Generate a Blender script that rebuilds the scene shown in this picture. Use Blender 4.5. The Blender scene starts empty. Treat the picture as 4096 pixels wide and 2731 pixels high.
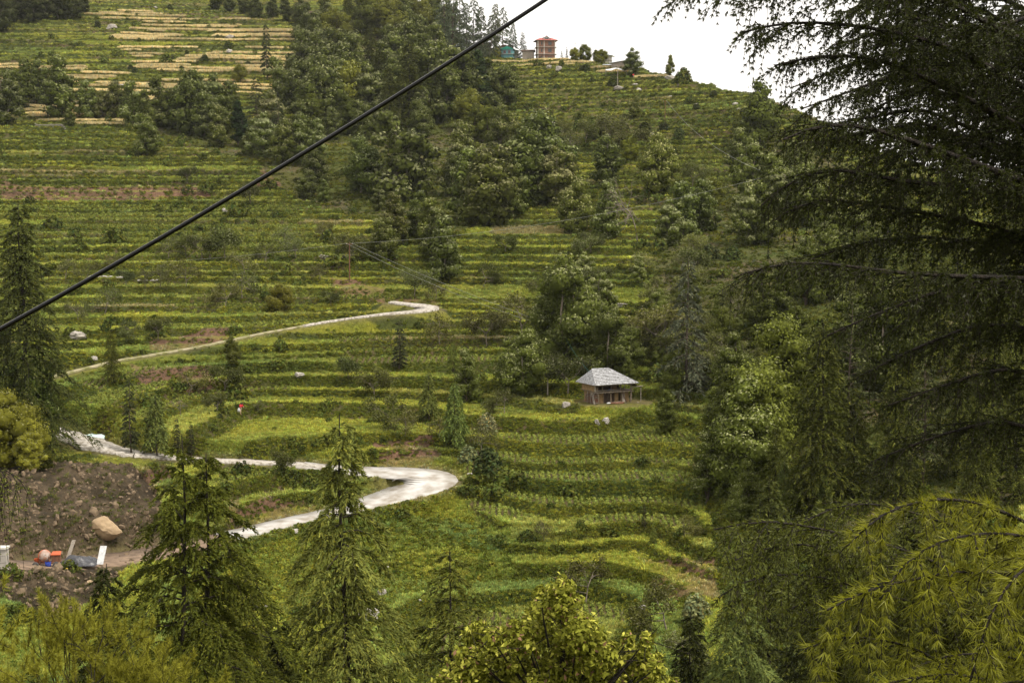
import bpy, math, random
import numpy as np

# ------------------------------------------------------------------ camera, sky, sun, exposure
scene = bpy.context.scene
COL = scene.collection
W, HH = 1024, 682
F = 50.0 / 36.0 * W                     # focal length in pixels
HORIZON = 215.0
PITCH = math.atan((HH / 2 - HORIZON) / F)
cam_data = bpy.data.cameras.new('camera')
cam = bpy.data.objects.new('camera', cam_data)
COL.objects.link(cam)
cam_data.lens = 50.0
cam_data.sensor_width = 36.0
cam_data.clip_start = 0.2
cam_data.clip_end = 6000.0
cam.location = (0, 0, 0)
cam.rotation_euler = (math.radians(90) - PITCH, 0, 0)
scene.camera = cam

SUN_EL, SUN_AZ = math.radians(58), math.radians(120)      # azimuth from north (+Y) towards east (+X)
world = bpy.data.worlds.new('World')
scene.world = world
world.use_nodes = True
wn, wl = world.node_tree.nodes, world.node_tree.links
wn.clear()
w_out = wn.new('ShaderNodeOutputWorld')
w_bg = wn.new('ShaderNodeBackground')
w_bg.inputs['Strength'].default_value = 0.052
sky = wn.new('ShaderNodeTexSky')
sky.sky_type = 'NISHITA'
sky.sun_disc = False
sky.sun_elevation = SUN_EL
sky.sun_rotation = SUN_AZ
sky.air_density, sky.dust_density, sky.ozone_density = 1.0, 3.0, 1.0
# a closed cloud deck over the blue: near-white with faint soft structure
w_geo = wn.new('ShaderNodeTexCoord')
w_noise = wn.new('ShaderNodeTexNoise')
w_noise.inputs['Scale'].default_value = 2.2
w_noise.inputs['Detail'].default_value = 5
w_ramp = wn.new('ShaderNodeValToRGB')
w_ramp.color_ramp.elements[0].position = 0.3
w_ramp.color_ramp.elements[1].position = 0.75
w_ramp.color_ramp.elements[0].color = (10.7, 10.2, 9.5, 1)
w_ramp.color_ramp.elements[1].color = (11.8, 11.3, 10.6, 1)
w_mix = wn.new('ShaderNodeMix')
w_mix.data_type = 'RGBA'
w_mix.inputs[0].default_value = 0.93
wl.new(w_geo.outputs['Generated'], w_noise.inputs['Vector'])
wl.new(w_noise.outputs['Fac'], w_ramp.inputs['Fac'])
wl.new(sky.outputs['Color'], w_mix.inputs[6])
wl.new(w_ramp.outputs['Color'], w_mix.inputs[7])
wl.new(w_mix.outputs[2], w_bg.inputs['Color'])
wl.new(w_bg.outputs['Background'], w_out.inputs['Surface'])

sun_data = bpy.data.lights.new('sun', 'SUN')
sun_data.energy = 1.5
sun_data.angle = math.radians(10)
sun_data.color = (1.0, 0.93, 0.82)
sun_obj = bpy.data.objects.new('sun', sun_data)
COL.objects.link(sun_obj)
sun_obj.rotation_euler = (math.pi / 2 - SUN_EL, 0, math.pi - SUN_AZ)

scene.view_settings.view_transform = 'Standard'
scene.view_settings.look = 'None'
scene.view_settings.gamma = 1
scene.view_settings.exposure = 1.42
scene.view_settings.use_curve_mapping = False
scene.cycles.max_bounces = 5
scene.cycles.diffuse_bounces = 3
scene.cycles.transmission_bounces = 3
scene.cycles.transparent_max_bounces = 4
scene.cycles.volume_bounces = 0

# ------------------------------------------------------------------ helpers
def to_ray(px, py):
    cx, cy = (px - W / 2) / F, (HH / 2 - py) / F
    dy = math.cos(PITCH) + cy * math.sin(PITCH)
    return cx / dy, (cy * math.cos(PITCH) - math.sin(PITCH)) / dy      # x and z per metre of depth

def pt(px, py, d):
    a, b = to_ray(px, py)
    return (a * d, d, b * d)

def tag(o, label=None, cat=None, group=None, kind=None):
    if label: o['label'] = label
    if cat: o['category'] = cat
    if group: o['group'] = group
    if kind: o['kind'] = kind
    return o

def empty(name, loc=(0, 0, 0), rz=0.0):
    o = bpy.data.objects.new(name, None)
    o.empty_display_size = 0.3
    COL.objects.link(o)
    o.location = loc
    o.rotation_euler = (0, 0, rz)
    return o

def np_mesh(name, V, faces, mat=None, col=None, smooth=False):
    """V (n,3); faces: (m,3) or (m,4) int array; col (n,3) point colours"""
    me = bpy.data.meshes.new(name)
    V = np.asarray(V, dtype=np.float32)
    faces = np.asarray(faces, dtype=np.int32)
    n, k = faces.shape
    me.vertices.add(len(V))
    me.vertices.foreach_set('co', V.ravel())
    me.loops.add(n * k)
    me.loops.foreach_set('vertex_index', faces.ravel())
    me.polygons.add(n)
    me.polygons.foreach_set('loop_start', np.arange(n, dtype=np.int32) * k)
    if smooth:
        me.polygons.foreach_set('use_smooth', np.ones(n, dtype=bool))
    if col is not None:
        at = me.color_attributes.new('Col', 'FLOAT_COLOR', 'POINT')
        c4 = np.ones((len(V), 4), dtype=np.float32)
        c4[:, :3] = col
        at.data.foreach_set('color', c4.ravel())
    me.update(calc_edges=True)
    if mat: me.materials.append(mat)
    return me

def link(name, me, parent=None, loc=None):
    o = bpy.data.objects.new(name, me)
    COL.objects.link(o)
    if parent: o.parent = parent
    if loc is not None: o.location = loc
    return o

class MB:
    """collects quads and triangles for one mesh"""
    def __init__(s): s.v, s.f = [], []
    def box(s, x0, x1, y0, y1, z0, z1):
        b = len(s.v)
        s.v += [(x0,y0,z0),(x1,y0,z0),(x1,y1,z0),(x0,y1,z0),(x0,y0,z1),(x1,y0,z1),(x1,y1,z1),(x0,y1,z1)]
        s.f += [(b,b+3,b+2,b+1),(b+4,b+5,b+6,b+7),(b,b+1,b+5,b+4),(b+1,b+2,b+6,b+5),(b+2,b+3,b+7,b+6),(b+3,b,b+4,b+7)]
        return s
    def poly(s, pts, faces):
        b = len(s.v); s.v += [tuple(p) for p in pts]
        s.f += [tuple(b + i for i in f) for f in faces]
        return s
    def tube(s, pts, rad, n=6):
        pts = [np.array(p, float) for p in pts]
        if not hasattr(rad, '__len__'): rad = [rad] * len(pts)
        b = len(s.v)
        for i, p in enumerate(pts):
            d = pts[min(i+1, len(pts)-1)] - pts[max(i-1, 0)]
            d = d / (np.linalg.norm(d) + 1e-9)
            a = np.cross(d, (0.13, 0.27, 0.95) if abs(d[2]) < 0.9 else (1, 0.1, 0.05)); a /= np.linalg.norm(a) + 1e-9
            c = np.cross(d, a)
            for k in range(n):
                t = 2 * math.pi * k / n
                s.v.append(tuple(p + rad[i] * (a * math.cos(t) + c * math.sin(t))))
        for i in range(len(pts) - 1):
            for k in range(n):
                k2 = (k + 1) % n
                s.f.append((b+i*n+k, b+i*n+k2, b+(i+1)*n+k2, b+(i+1)*n+k))
        s.f.append(tuple(b + k for k in range(n))[::-1])
        s.f.append(tuple(b + (len(pts)-1)*n + k for k in range(n)))
        return s
    def beam(s, p, q, w, h=None):
        """square bar from p to q"""
        return s.tube([p, q], (w / 2) * 1.414, 4)
    def lathe(s, prof, n=14, axis=((0,0,0),(0,0,1))):
        o = np.array(axis[0], float); d = np.array(axis[1], float); d /= np.linalg.norm(d)
        a = np.cross(d, (0.3, 0.9, 0.2)); a /= np.linalg.norm(a); c = np.cross(d, a)
        b = len(s.v)
        for (r, h) in prof:
            for k in range(n):
                t = 2 * math.pi * k / n
                s.v.append(tuple(o + d * h + r * (a * math.cos(t) + c * math.sin(t))))
        for i in range(len(prof) - 1):
            for k in range(n):
                k2 = (k + 1) % n
                s.f.append((b+i*n+k, b+i*n+k2, b+(i+1)*n+k2, b+(i+1)*n+k))
        return s
    def build(s, name, mat, parent=None, smooth=False):
        me = bpy.data.meshes.new(name)
        me.from_pydata(s.v, [], s.f)
        if smooth:
            for p in me.polygons: p.use_smooth = True
        me.materials.append(mat)
        return link(name, me, parent)

def vnoise(x, y, seed=0):
    """smooth value noise, about -1..1"""
    x = np.asarray(x, float); y = np.asarray(y, float)
    xi, yi = np.floor(x).astype(np.int64), np.floor(y).astype(np.int64)
    fx, fy = x - xi, y - yi
    fx, fy = fx*fx*(3-2*fx), fy*fy*(3-2*fy)
    def h(a, b):
        n = (a * 374761393 + b * 668265263 + seed * 1274126177) & 0xffffffff
        n = ((n ^ (n >> 13)) * 1274126177) & 0xffffffff
        return ((n ^ (n >> 16)) & 0xffff) / 32767.5 - 1.0
    a, b, c, d = h(xi, yi), h(xi+1, yi), h(xi, yi+1), h(xi+1, yi+1)
    return (a*(1-fx)+b*fx)*(1-fy) + (c*(1-fx)+d*fx)*fy

def fbm(x, y, seed=0, o=3):
    r, a = 0, 1.0
    for i in range(o):
        r = r + a * vnoise(x * 2**i + 17.3*i, y * 2**i - 9.1*i, seed + i); a *= 0.5
    return r / 1.6

def sstep(a, b, x):
    t = np.clip((x - a) / (b - a), 0, 1)
    return t*t*(3-2*t)

# ------------------------------------------------------------------ materials
def mat_new(name):
    m = bpy.data.materials.new(name); m.use_nodes = True
    m.node_tree.nodes.clear()
    return m, m.node_tree.nodes, m.node_tree.links

def surf(name, c1, c2=None, scale=3.0, rough=0.85, bump=0.3, detail=5, coord='Object', metal=0.0, spec=0.3, stretch=(1,1,1), bscale=None):
    """noisy two-colour surface with relief"""
    m, N, L = mat_new(name)
    out = N.new('ShaderNodeOutputMaterial'); p = N.new('ShaderNodeBsdfPrincipled')
    tc = N.new('ShaderNodeTexCoord'); mp = N.new('ShaderNodeMapping'); mp.inputs['Scale'].default_value = stretch
    no = N.new('ShaderNodeTexNoise'); no.inputs['Scale'].default_value = scale; no.inputs['Detail'].default_value = detail
    ra = N.new('ShaderNodeValToRGB')
    ra.color_ramp.elements[0].position, ra.color_ramp.elements[1].position = 0.35, 0.65
    ra.color_ramp.elements[0].color = (*c1, 1); ra.color_ramp.elements[1].color = (*(c2 or c1), 1)
    L.new(tc.outputs[coord], mp.inputs[0]); L.new(mp.outputs[0], no.inputs['Vector'])
    L.new(no.outputs['Fac'], ra.inputs['Fac']); L.new(ra.outputs['Color'], p.inputs['Base Color'])
    p.inputs['Roughness'].default_value = rough; p.inputs['Metallic'].default_value = metal
    p.inputs['Specular IOR Level'].default_value = spec
    if bump:
        b = N.new('ShaderNodeBump'); b.inputs['Strength'].default_value = bump; b.inputs['Distance'].default_value = 0.05
        n2 = N.new('ShaderNodeTexNoise'); n2.inputs['Scale'].default_value = bscale or scale * 3; n2.inputs['Detail'].default_value = 6
        L.new(mp.outputs[0], n2.inputs['Vector'])
        L.new(n2.outputs['Fac'], b.inputs['Height']); L.new(b.outputs[0], p.inputs['Normal'])
    L.new(p.outputs[0], out.inputs['Surface'])
    return m

def leaf_mat(name, base, trans=0.25, rough=0.55, attr=True, inst=False, spec=0.03, vary=0.25):
    """leaf: point colour x base x per-object colour, with a little light coming through"""
    m, N, L = mat_new(name)
    out = N.new('ShaderNodeOutputMaterial'); p = N.new('ShaderNodeBsdfPrincipled')
    oi = N.new('ShaderNodeObjectInfo')
    rgb = N.new('ShaderNodeRGB'); rgb.outputs[0].default_value = (*base, 1)
    cur = rgb.outputs[0]
    def mul(a, b):
        x = N.new('ShaderNodeMix'); x.data_type = 'RGBA'; x.blend_type = 'MULTIPLY'; x.inputs[0].default_value = 1
        L.new(a, x.inputs[6]); L.new(b, x.inputs[7]); return x.outputs[2]
    if attr:
        at = N.new('ShaderNodeAttribute'); at.attribute_name = 'Col'; cur = mul(cur, at.outputs['Color'])
    if inst:
        at = N.new('ShaderNodeAttribute'); at.attribute_type = 'INSTANCER'; at.attribute_name = 'tint'; cur = mul(cur, at.outputs['Color'])
    else:
        cur = mul(cur, oi.outputs['Color'])
    hs = N.new('ShaderNodeHueSaturation')
    mr = N.new('ShaderNodeMapRange'); mr.inputs[3].default_value = 1 - vary; mr.inputs[4].default_value = 1 + vary
    L.new(oi.outputs['Random'], mr.inputs[0]); L.new(mr.outputs[0], hs.inputs['Value']); L.new(cur, hs.inputs['Color'])
    L.new(hs.outputs[0], p.inputs['Base Color'])
    p.inputs['Roughness'].default_value = rough; p.inputs['Specular IOR Level'].default_value = spec
    if trans > 0:
        t = N.new('ShaderNodeBsdfTranslucent'); L.new(hs.outputs[0], t.inputs['Color'])
        mx = N.new('ShaderNodeMixShader'); mx.inputs[0].default_value = trans
        L.new(p.outputs[0], mx.inputs[1]); L.new(t.outputs[0], mx.inputs[2]); L.new(mx.outputs[0], out.inputs['Surface'])
    else:
        L.new(p.outputs[0], out.inputs['Surface'])
    return m
M = {}
M['bark'] = surf('bark', (0.10,0.075,0.055), (0.045,0.035,0.028), 6, 0.9, 0.8, stretch=(3,3,0.6))
M['dark_bark'] = surf('dark_bark', (0.030,0.023,0.017), (0.012,0.010,0.008), 14, 0.9, 0.9)
M['grey_bark'] = surf('grey_bark', (0.22,0.18,0.14), (0.10,0.085,0.07), 9, 0.9, 0.6)
M['rock'] = surf('rock', (0.34,0.31,0.27), (0.17,0.155,0.135), 1.6, 0.9, 1.0, detail=8)
M['pale_rock'] = surf('pale_rock', (0.44,0.41,0.37), (0.25,0.23,0.20), 2.5, 0.9, 0.8, detail=8)
M['tan_rock'] = surf('tan_rock', (0.42,0.31,0.19), (0.20,0.14,0.08), 0.9, 0.95, 1.0, detail=9)
# ------------------------------------------------------------------ terrain: one height function for everything
def px_ctrl(lst):
    return [pt(a, b, d) for a, b, d in lst]
CTRL = px_ctrl([
    # near valley floor and lower terraces
    (512,682,112),(250,682,108),(0,682,104),(760,682,104),(1024,640,92),
    (380,600,134),(600,600,136),(500,560,145),(640,540,150),(560,520,152),
    (0,548,132),(60,549,138),(150,545,146),(260,524,156),(430,492,166),(0,585,124),(80,590,128),(180,575,138),
    (40,456,165),(110,458,167),(170,475,165),(0,460,163),(60,500,150),(120,500,152),
    (470,500,164),(500,470,168),(600,470,168),(690,480,164),(430,468,174),(320,450,180),(200,444,182),(120,434,180),(65,412,186),
    (500,430,182),(560,410,190),(606,408,192),(645,408,192),(690,420,188),(680,440,178),
    (0,395,192),(240,412,202),(350,400,205),(450,390,206),(150,385,204),
    (0,372,204),(150,357,214),(260,338,226),(400,321,238),(436,317,242),(520,340,228),(600,350,218),(660,370,205),
    (0,310,245),(150,300,258),(300,280,275),(430,290,262),(500,270,278),(600,280,262),(680,300,244),
    (0,250,305),(150,250,310),(300,250,310),(420,235,318),(520,235,320),(620,230,318),(700,240,290),
    (0,195,370),(150,190,380),(290,187,390),(270,165,410),(400,185,385),(500,190,380),(600,185,390),(700,180,380),
    (0,150,425),(120,140,445),(230,150,440),(350,140,460),(450,135,470),(560,140,455),(650,130,455),(740,140,420),
    (0,112,490),(100,108,500),(250,90,540),(350,90,550),(450,90,540),(530,90,525),(620,95,505),(700,105,470),
    (0,60,585),(120,55,600),(250,45,630),(380,50,620),(470,65,585),
    (0,10,680),(120,0,710),(250,-10,740),(400,5,720),
    (480,57,585),(510,60,582),(560,60,578),(600,66,560),(640,75,530),(680,82,505),(720,91,480),(750,97,465),
    (800,120,430),(860,150,400),(930,185,370),(1024,225,335),
    (730,300,230),(820,300,222),(900,280,230),(1000,290,215),(820,200,330),(900,220,300),
    (720,400,190),(800,420,176),(900,420,168),(1000,420,155),(720,520,146),(820,540,134),(920,540,124),(1020,540,112),
])
CTRL += [(0,4,-1.75),(-12,4,-1.9),(14,4,-1.2),(0,25,-11.5),(-20,25,-12.5),(22,25,-13),(0,60,-31),(-25,60,-31.5),(25,60,-31),(0,85,-38.5),(-30,85,-38),(34,85,-38),
         (0,-40,10),(-60,-30,6),(60,-30,12),(-60,30,-14),(60,30,-16),(-70,80,-34),(75,80,-34),(120,120,-24),(150,200,0),(-150,200,-20)]
def _pd(px, d, z):
    a, b = to_ray(px, 300); return (a * d, d, z)
CTRL += [_pd(510,640,66),_pd(560,640,62),_pd(640,600,48),_pd(750,540,28),_pd(860,480,10),_pd(1000,430,-10),_pd(560,740,48),_pd(700,700,20),_pd(900,650,-20),
         _pd(460,660,72),_pd(400,800,128),_pd(250,830,140),_pd(0,830,130),_pd(460,800,90),_pd(560,900,20),_pd(800,900,-40),_pd(200,1100,190),_pd(-200,900,150),_pd(-150,500,34),_pd(-150,300,-8),_pd(1200,350,-4),_pd(1200,600,-40)]
CTRL = np.array(CTRL, float)
S = 100.0
def _tps_fit(C, reg=0.0006):
    n = len(C); X = C[:, :2] / S
    D2 = ((X[:, None] - X[None]) ** 2).sum(-1)
    K = 0.5 * D2 * np.log(D2 + 1e-12)
    A = np.zeros((n+3, n+3)); A[:n,:n] = K + reg * np.eye(n); A[:n,n] = 1; A[:n,n+1:] = X; A[n,:n] = 1; A[n+1:,:n] = X.T
    b = np.zeros(n+3); b[:n] = C[:, 2]
    return np.linalg.solve(A, b)
_tw = _tps_fit(CTRL)
def base_h(x, y):
    x = np.asarray(x, float); y = np.asarray(y, float)
    shp = x.shape; x = x.ravel() / S; y = y.ravel() / S
    out = np.empty_like(x); n = len(CTRL)
    Xc = CTRL[:, 0] / S; Yc = CTRL[:, 1] / S
    for i in range(0, len(x), 40000):
        xs, ys = x[i:i+40000], y[i:i+40000]
        D2 = (xs[:, None] - Xc) ** 2 + (ys[:, None] - Yc) ** 2
        out[i:i+40000] = (0.5 * D2 * np.log(D2 + 1e-12)) @ _tw[:n] + _tw[n] + _tw[n+1]*xs + _tw[n+2]*ys
    return out.reshape(shp)

def smooth_h(x, y):
    h = base_h(x, y)
    damp = sstep(60, 140, y)
    return h + damp * (2.3 * vnoise(x / 55, y / 60, 2) + 1.0 * fbm(x / 26, y / 30, 3, 2) + 0.38 * fbm(x / 10, y / 11, 5, 2))

def hit_with(fn, px, py, y0=90.0, y1=900.0, step=0.5):
    a, b = to_ray(px, py)
    ys = np.arange(y0, y1, step)
    g = fn(a * ys, ys) - b * ys
    k = np.nonzero(g > 0)[0]
    if len(k) == 0: i = int(np.argmax(g))
    else: i = max(int(k[0]), 1)
    y = ys[i]
    if len(k) and i > 0:
        y = ys[i-1] + step * (-g[i-1]) / (g[i] - g[i-1] + 1e-9) if g[i-1] < 0 else ys[i]
    return a * y, y

def zone(poly):
    P = np.array([hit_with(smooth_h, a, b, step=1.0) for a, b in poly]); return P
def inside(P, x, y):
    x = np.asarray(x); y = np.asarray(y); r = np.zeros(x.shape, bool)
    n = len(P); j = n - 1
    for i in range(n):
        xi, yi, xj, yj = *P[i], *P[j]
        c = ((yi > y) != (yj > y)) & (x < (xj - xi) * (y - yi) / (yj - yi + 1e-12) + xi)
        r ^= c; j = i
    return r

# roads and paths: pixel way-points dropped on the smooth hill, then smoothed
def way(pts, step=1.0):
    P = np.array([(*hit_with(smooth_h, a, b, step=0.5),) for a, b in pts])
    z = base_h(P[:, 0], P[:, 1])
    t = np.r_[0, np.cumsum(np.hypot(np.diff(P[:, 0]), np.diff(P[:, 1])))]
    n = max(int(t[-1] / step), 4)
    s = np.linspace(0, t[-1], n)
    Q = np.c_[np.interp(s, t, P[:, 0]), np.interp(s, t, P[:, 1]), np.interp(s, t, z)]
    for _ in range(6):
        Q[1:-1] = 0.25 * Q[:-2] + 0.5 * Q[1:-1] + 0.25 * Q[2:]
    return Q
ROADS = [  # way, half width along the way, name
    dict(q=way([(-40,549),(0,549),(50,549),(110,546),(170,540),(235,529),(290,521),(345,511),(385,500),(412,493),(430,486),(428,480),(408,476),(375,473),(330,466),(300,461)]), w=2.6, fall=3.0),
    dict(q=way([(330,466),(300,462),(250,455),(200,448),(160,442),(120,436),(90,428),(64,416),(40,405),(10,398)]), w=1.9, fall=2.5),
    dict(q=way([(-30,376),(0,372),(60,366),(110,360),(150,357),(200,349),(260,339),(330,332),(385,325),(420,321),(434,317),(424,314),(405,312),(392,309)]), w=1.4, fall=2.0),
]
for r in ROADS:
    q = r['q']
    wv = np.full(len(q), r['w'])
    r['wv'] = wv
# the lower hairpin is broad
q0 = ROADS[0]['q']; hp = hit_with(smooth_h, 420, 484)
ROADS[0]['wv'] = 1.5 + 2.5 * np.exp(-((q0[:,0]-hp[0])**2 + (q0[:,1]-hp[1])**2) / (2*7.0**2)) + 1.6*np.exp(-((q0[:,0]-pt(60,549,138)[0])**2)/(2*10.0**2))
q1 = ROADS[1]['q']; e1 = hit_with(smooth_h, 85, 427)
ROADS[1]['wv'] = 1.0 + 1.3 * np.exp(-((q1[:,0]-e1[0])**2 + (q1[:,1]-e1[1])**2) / (2*7.0**2))
q2 = ROADS[2]['q']; e2 = hit_with(smooth_h, 425, 317)
ROADS[2]['wv'] = 0.42 + 1.8 * np.exp(-((q2[:,0]-e2[0])**2 + (q2[:,1]-e2[1])**2) / (2*6.0**2))

PADS = [  # level pads under buildings: x, y, radius, (z later)
]
def add_pad(px, py, rad, z_add=0.0, rx=None):
    x, y = hit_with(smooth_h, px, py, step=0.5)
    PADS.append([x, y, rad, float(base_h(np.array(x), np.array(y))) + z_add])
    return x, y, PADS[-1][3]
HUT = add_pad(614, 407, 5.2)

rng_levels = np.random.default_rng(5)
LEV = [-60.0]
while LEV[-1] < 230:
    b = 1.18 if LEV[-1] < -16 else (1.25 if LEV[-1] < 14 else 1.5)
    LEV.append(LEV[-1] + b * rng_levels.uniform(0.65, 1.5))
LEV = np.array(LEV)

Z_FOREST = zone([(300,20),(300,120),(240,135),(190,120),(150,130),(260,165),(300,200),(345,215),(430,240),(500,220),(512,130),(480,75),(470,58),(440,30),(400,10)])
Z_GULLY = zone([(745,110),(700,190),(660,240),(650,300),(690,330),(720,380),(700,470),(720,600),(760,680),(1023,640),(1023,240),(860,170)])
Z_BANK = zone([(0,600),(-80,560),(-80,468),(0,466),(40,458),(75,462),(105,458),(140,474),(165,502),(158,528),(140,552),(110,585),(60,630)])
Z_TERR = zone([(440,420),(560,395),(700,400),(712,450),(700,520),(610,540),(500,530),(468,505),(462,470)])
Z_ROUGH = zone([(240,540),(330,520),(440,500),(475,520),(500,545),(520,575),(400,600),(330,690),(200,690),(190,560)])
Z_WHEAT = zone([(85,15),(140,12),(230,20),(298,30),(297,88),(255,95),(175,100),(100,104),(40,112),(0,110),(0,62),(60,70),(140,62),(110,40)])
Z_WHEAT2 = zone([(20,108),(70,112),(130,122),(150,128),(100,128),(40,122)])
Z_WHEAT3 = zone([(484,61),(560,60),(600,67),(640,74),(690,84),(690,88),(640,79),(600,73),(560,66),(484,64)])
Z_CROPS = [zone(p) for p in [
    [(465,450),(560,425),(690,420),(705,470),(695,525),(600,528),(470,525),(462,480)],
    [(70,375),(160,372),(290,378),(290,425),(180,430),(90,405)],
    [(330,595),(450,590),(520,620),(500,690),(330,690)],
    [(220,455),(300,466),(270,492),(215,486)],
    [(480,555),(620,560),(720,590),(720,620),(560,610),(480,580)],
    [(190,300),(440,290),(400,310),(250,330),(150,330)],
    [(0,200),(290,200),(330,260),(200,270),(0,260)],
    [(520,75),(745,110),(730,180),(560,150),(520,130)],
    [(330,335),(480,345),(500,370),(350,375)],
]]
Z_EARTH = [zone(p) for p in [[(372,443),(432,440),(447,470),(420,473),(385,468)],[(262,168),(298,166),(300,186),(255,190)],[(0,184),(210,188),(210,197),(0,202)],[(330,278),(385,290),(385,304),(335,300)],[(130,365),(215,372),(210,395),(140,388)],
    [(230,498),(330,500),(310,516),(225,523)],[(140,450),(175,470),(150,500),(120,470)],[(150,340),(230,330),(230,345),(150,352)],[(360,135),(420,140),(420,155),(360,150)],[(395,298),(440,302),(440,312),(400,312)],[(640,560),(720,560),(720,600),(660,600)]]]
Z_UPPER = zone([(512,60),(600,66),(750,98),(760,120),(720,210),(640,190),(560,160),(515,120)])

def road_field(x, y):
    """distance to nearest way relative to its half width, the way's z, its index, how far the cut reaches"""
    shp = x.shape; xf, yf = x.ravel(), y.ravel()
    best = np.full(xf.shape, 1e9); zz = np.zeros(xf.shape); yy = np.full(xf.shape, -1e9); idx = np.full(xf.shape, -1)
    for ri, r in enumerate(ROADS):
        q, wv = r['q'], r['wv']
        m = (xf > q[:,0].min()-8) & (xf < q[:,0].max()+8) & (yf > q[:,1].min()-16) & (yf < q[:,1].max()+8)
        ids = np.nonzero(m)[0]
        for i in range(0, len(ids), 20000):
            k = ids[i:i+20000]
            d = np.hypot(xf[k][:,None]-q[:,0], yf[k][:,None]-q[:,1]) - wv
            j = d.argmin(1); dm = d[np.arange(len(k)), j]
            b = dm < best[k]
            best[k[b]] = dm[b]; zz[k[b]] = q[j[b], 2]; yy[k[b]] = q[j[b], 1]; idx[k[b]] = ri
    return best.reshape(shp), zz.reshape(shp), idx.reshape(shp), yy.reshape(shp)

def terrain(x, y, full=False):
    x = np.asarray(x, float); y = np.asarray(y, float)
    H = smooth_h(x, y)
    # terraces
    k = np.clip(np.searchsorted(LEV, H.ravel()) - 1, 0, len(LEV) - 2).reshape(H.shape)
    st = LEV[k+1] - LEV[k]
    t = (H - LEV[k]) / st
    wall = 0.36
    g = np.where(t < wall, 0.93 * sstep(0, wall, t), 0.93 + 0.07 * (t - wall) / (1 - wall))
    wk = sstep(-0.7, 0.05, vnoise(x * 0.030 + k * 3.7, k * 5.31 + y * 0.004, 11) + 0.28)
    forest = inside(Z_FOREST, x, y); gully = inside(Z_GULLY, x, y); bank = inside(Z_BANK, x, y); rough = inside(Z_ROUGH, x, y)
    terrz = inside(Z_TERR, x, y)
    up = inside(Z_UPPER, x, y)
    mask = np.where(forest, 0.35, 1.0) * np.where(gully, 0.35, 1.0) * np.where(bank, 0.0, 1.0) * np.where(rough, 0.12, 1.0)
    mask = mask * sstep(100, 112, y)
    s = np.where(terrz | up, np.maximum(wk, 0.85), wk) * mask
    z = H * (1 - s) + (LEV[k] + st * g) * s
    iswall = (t < wall * 0.95) & (s > 0.3)
    # rough ground
    fine = 0.13 * fbm(x / 1.7, y / 1.7, 21, 2) * sstep(40, 120, y)
    z = z + fine * np.where(bank, 4.0, np.where(rough, 2.5, 1.0))
    if True:
        bn = fbm(x / 3.5, z / 2.0, 31, 3)
        z = z + np.where(bank, 0.75 * bn + 0.35 * np.abs(fbm(x / 1.3, y / 1.0, 33, 2)), 0)
    # roads cut in
    d, rz, ri, ry_ = road_field(x, y)
    below = (ri >= 1) & (y < ry_) & (d < 13)            # the bank on the downhill side falls away from the way
    cap = rz - 0.10 - 0.10 * np.maximum(d, 0)
    z = np.where(below, np.minimum(z, cap), z)
    f = 1 - sstep(0.25, 2.6, d)
    z = z * (1 - f) + (rz - 0.12) * f
    for (cx, cy, rad, cz) in PADS:
        dd = np.hypot(x - cx, (y - cy))
        f2 = 1 - sstep(rad, rad + 1.8, dd)
        z = z * (1 - f2) + (cz - 0.03) * f2
        d = np.minimum(d, np.where(dd < rad + 0.2, 0.1, 99))
    if not full: return z
    earth = np.zeros(H.shape, bool)
    for ze in Z_EARTH: earth |= inside(ze, x, y)
    return z, dict(t=t, k=k, s=s, wall=iswall, forest=forest, gully=gully, bank=bank, rough=rough, road=d, ri=ri, below=below & (d < 2.5), H=H, up=up, earth=earth)

def ground(x, y):
    return float(terrain(np.array([x]), np.array([y]))[0])
def hit(px, py, y0=95.0):
    x, y = hit_with(lambda a, b: terrain(a, b), px, py, y0=y0, step=0.5)
    return x, y, ground(x, y)
# ------------------------------------------------------------------ terrain mesh
def uy_grid():
    u = np.concatenate([np.linspace(-1.1, -0.40, 26)[:-1], np.linspace(-0.40, 0.40, 520), np.linspace(0.40, 1.1, 26)[1:]])
    y = np.concatenate([np.linspace(-60, 3, 10)[:-1], np.linspace(3, 104, 56)[:-1], np.arange(104, 250, 0.40), np.arange(250, 450, 0.62), np.arange(450, 760, 0.95), np.arange(760, 900, 5.0), np.linspace(905, 2600, 26)])
    return u, y
gu, gy = uy_grid()
GU, GY = np.meshgrid(gu, gy)
scale_x = np.maximum(GY, 60.0)
# near and behind the camera the columns stay 60 m-wide so the sheet is closed all round
GX = GU * scale_x
GZ, INF = terrain(GX, GY, full=True)
GZ = np.where(GY > 1150, np.minimum(GZ, 400), GZ)
GZ = np.where(GY > 900, GZ[np.argmax(gy > 895)] * np.exp(-(GY - 900) / 900.0) , GZ)
nr, nc = GX.shape

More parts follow.
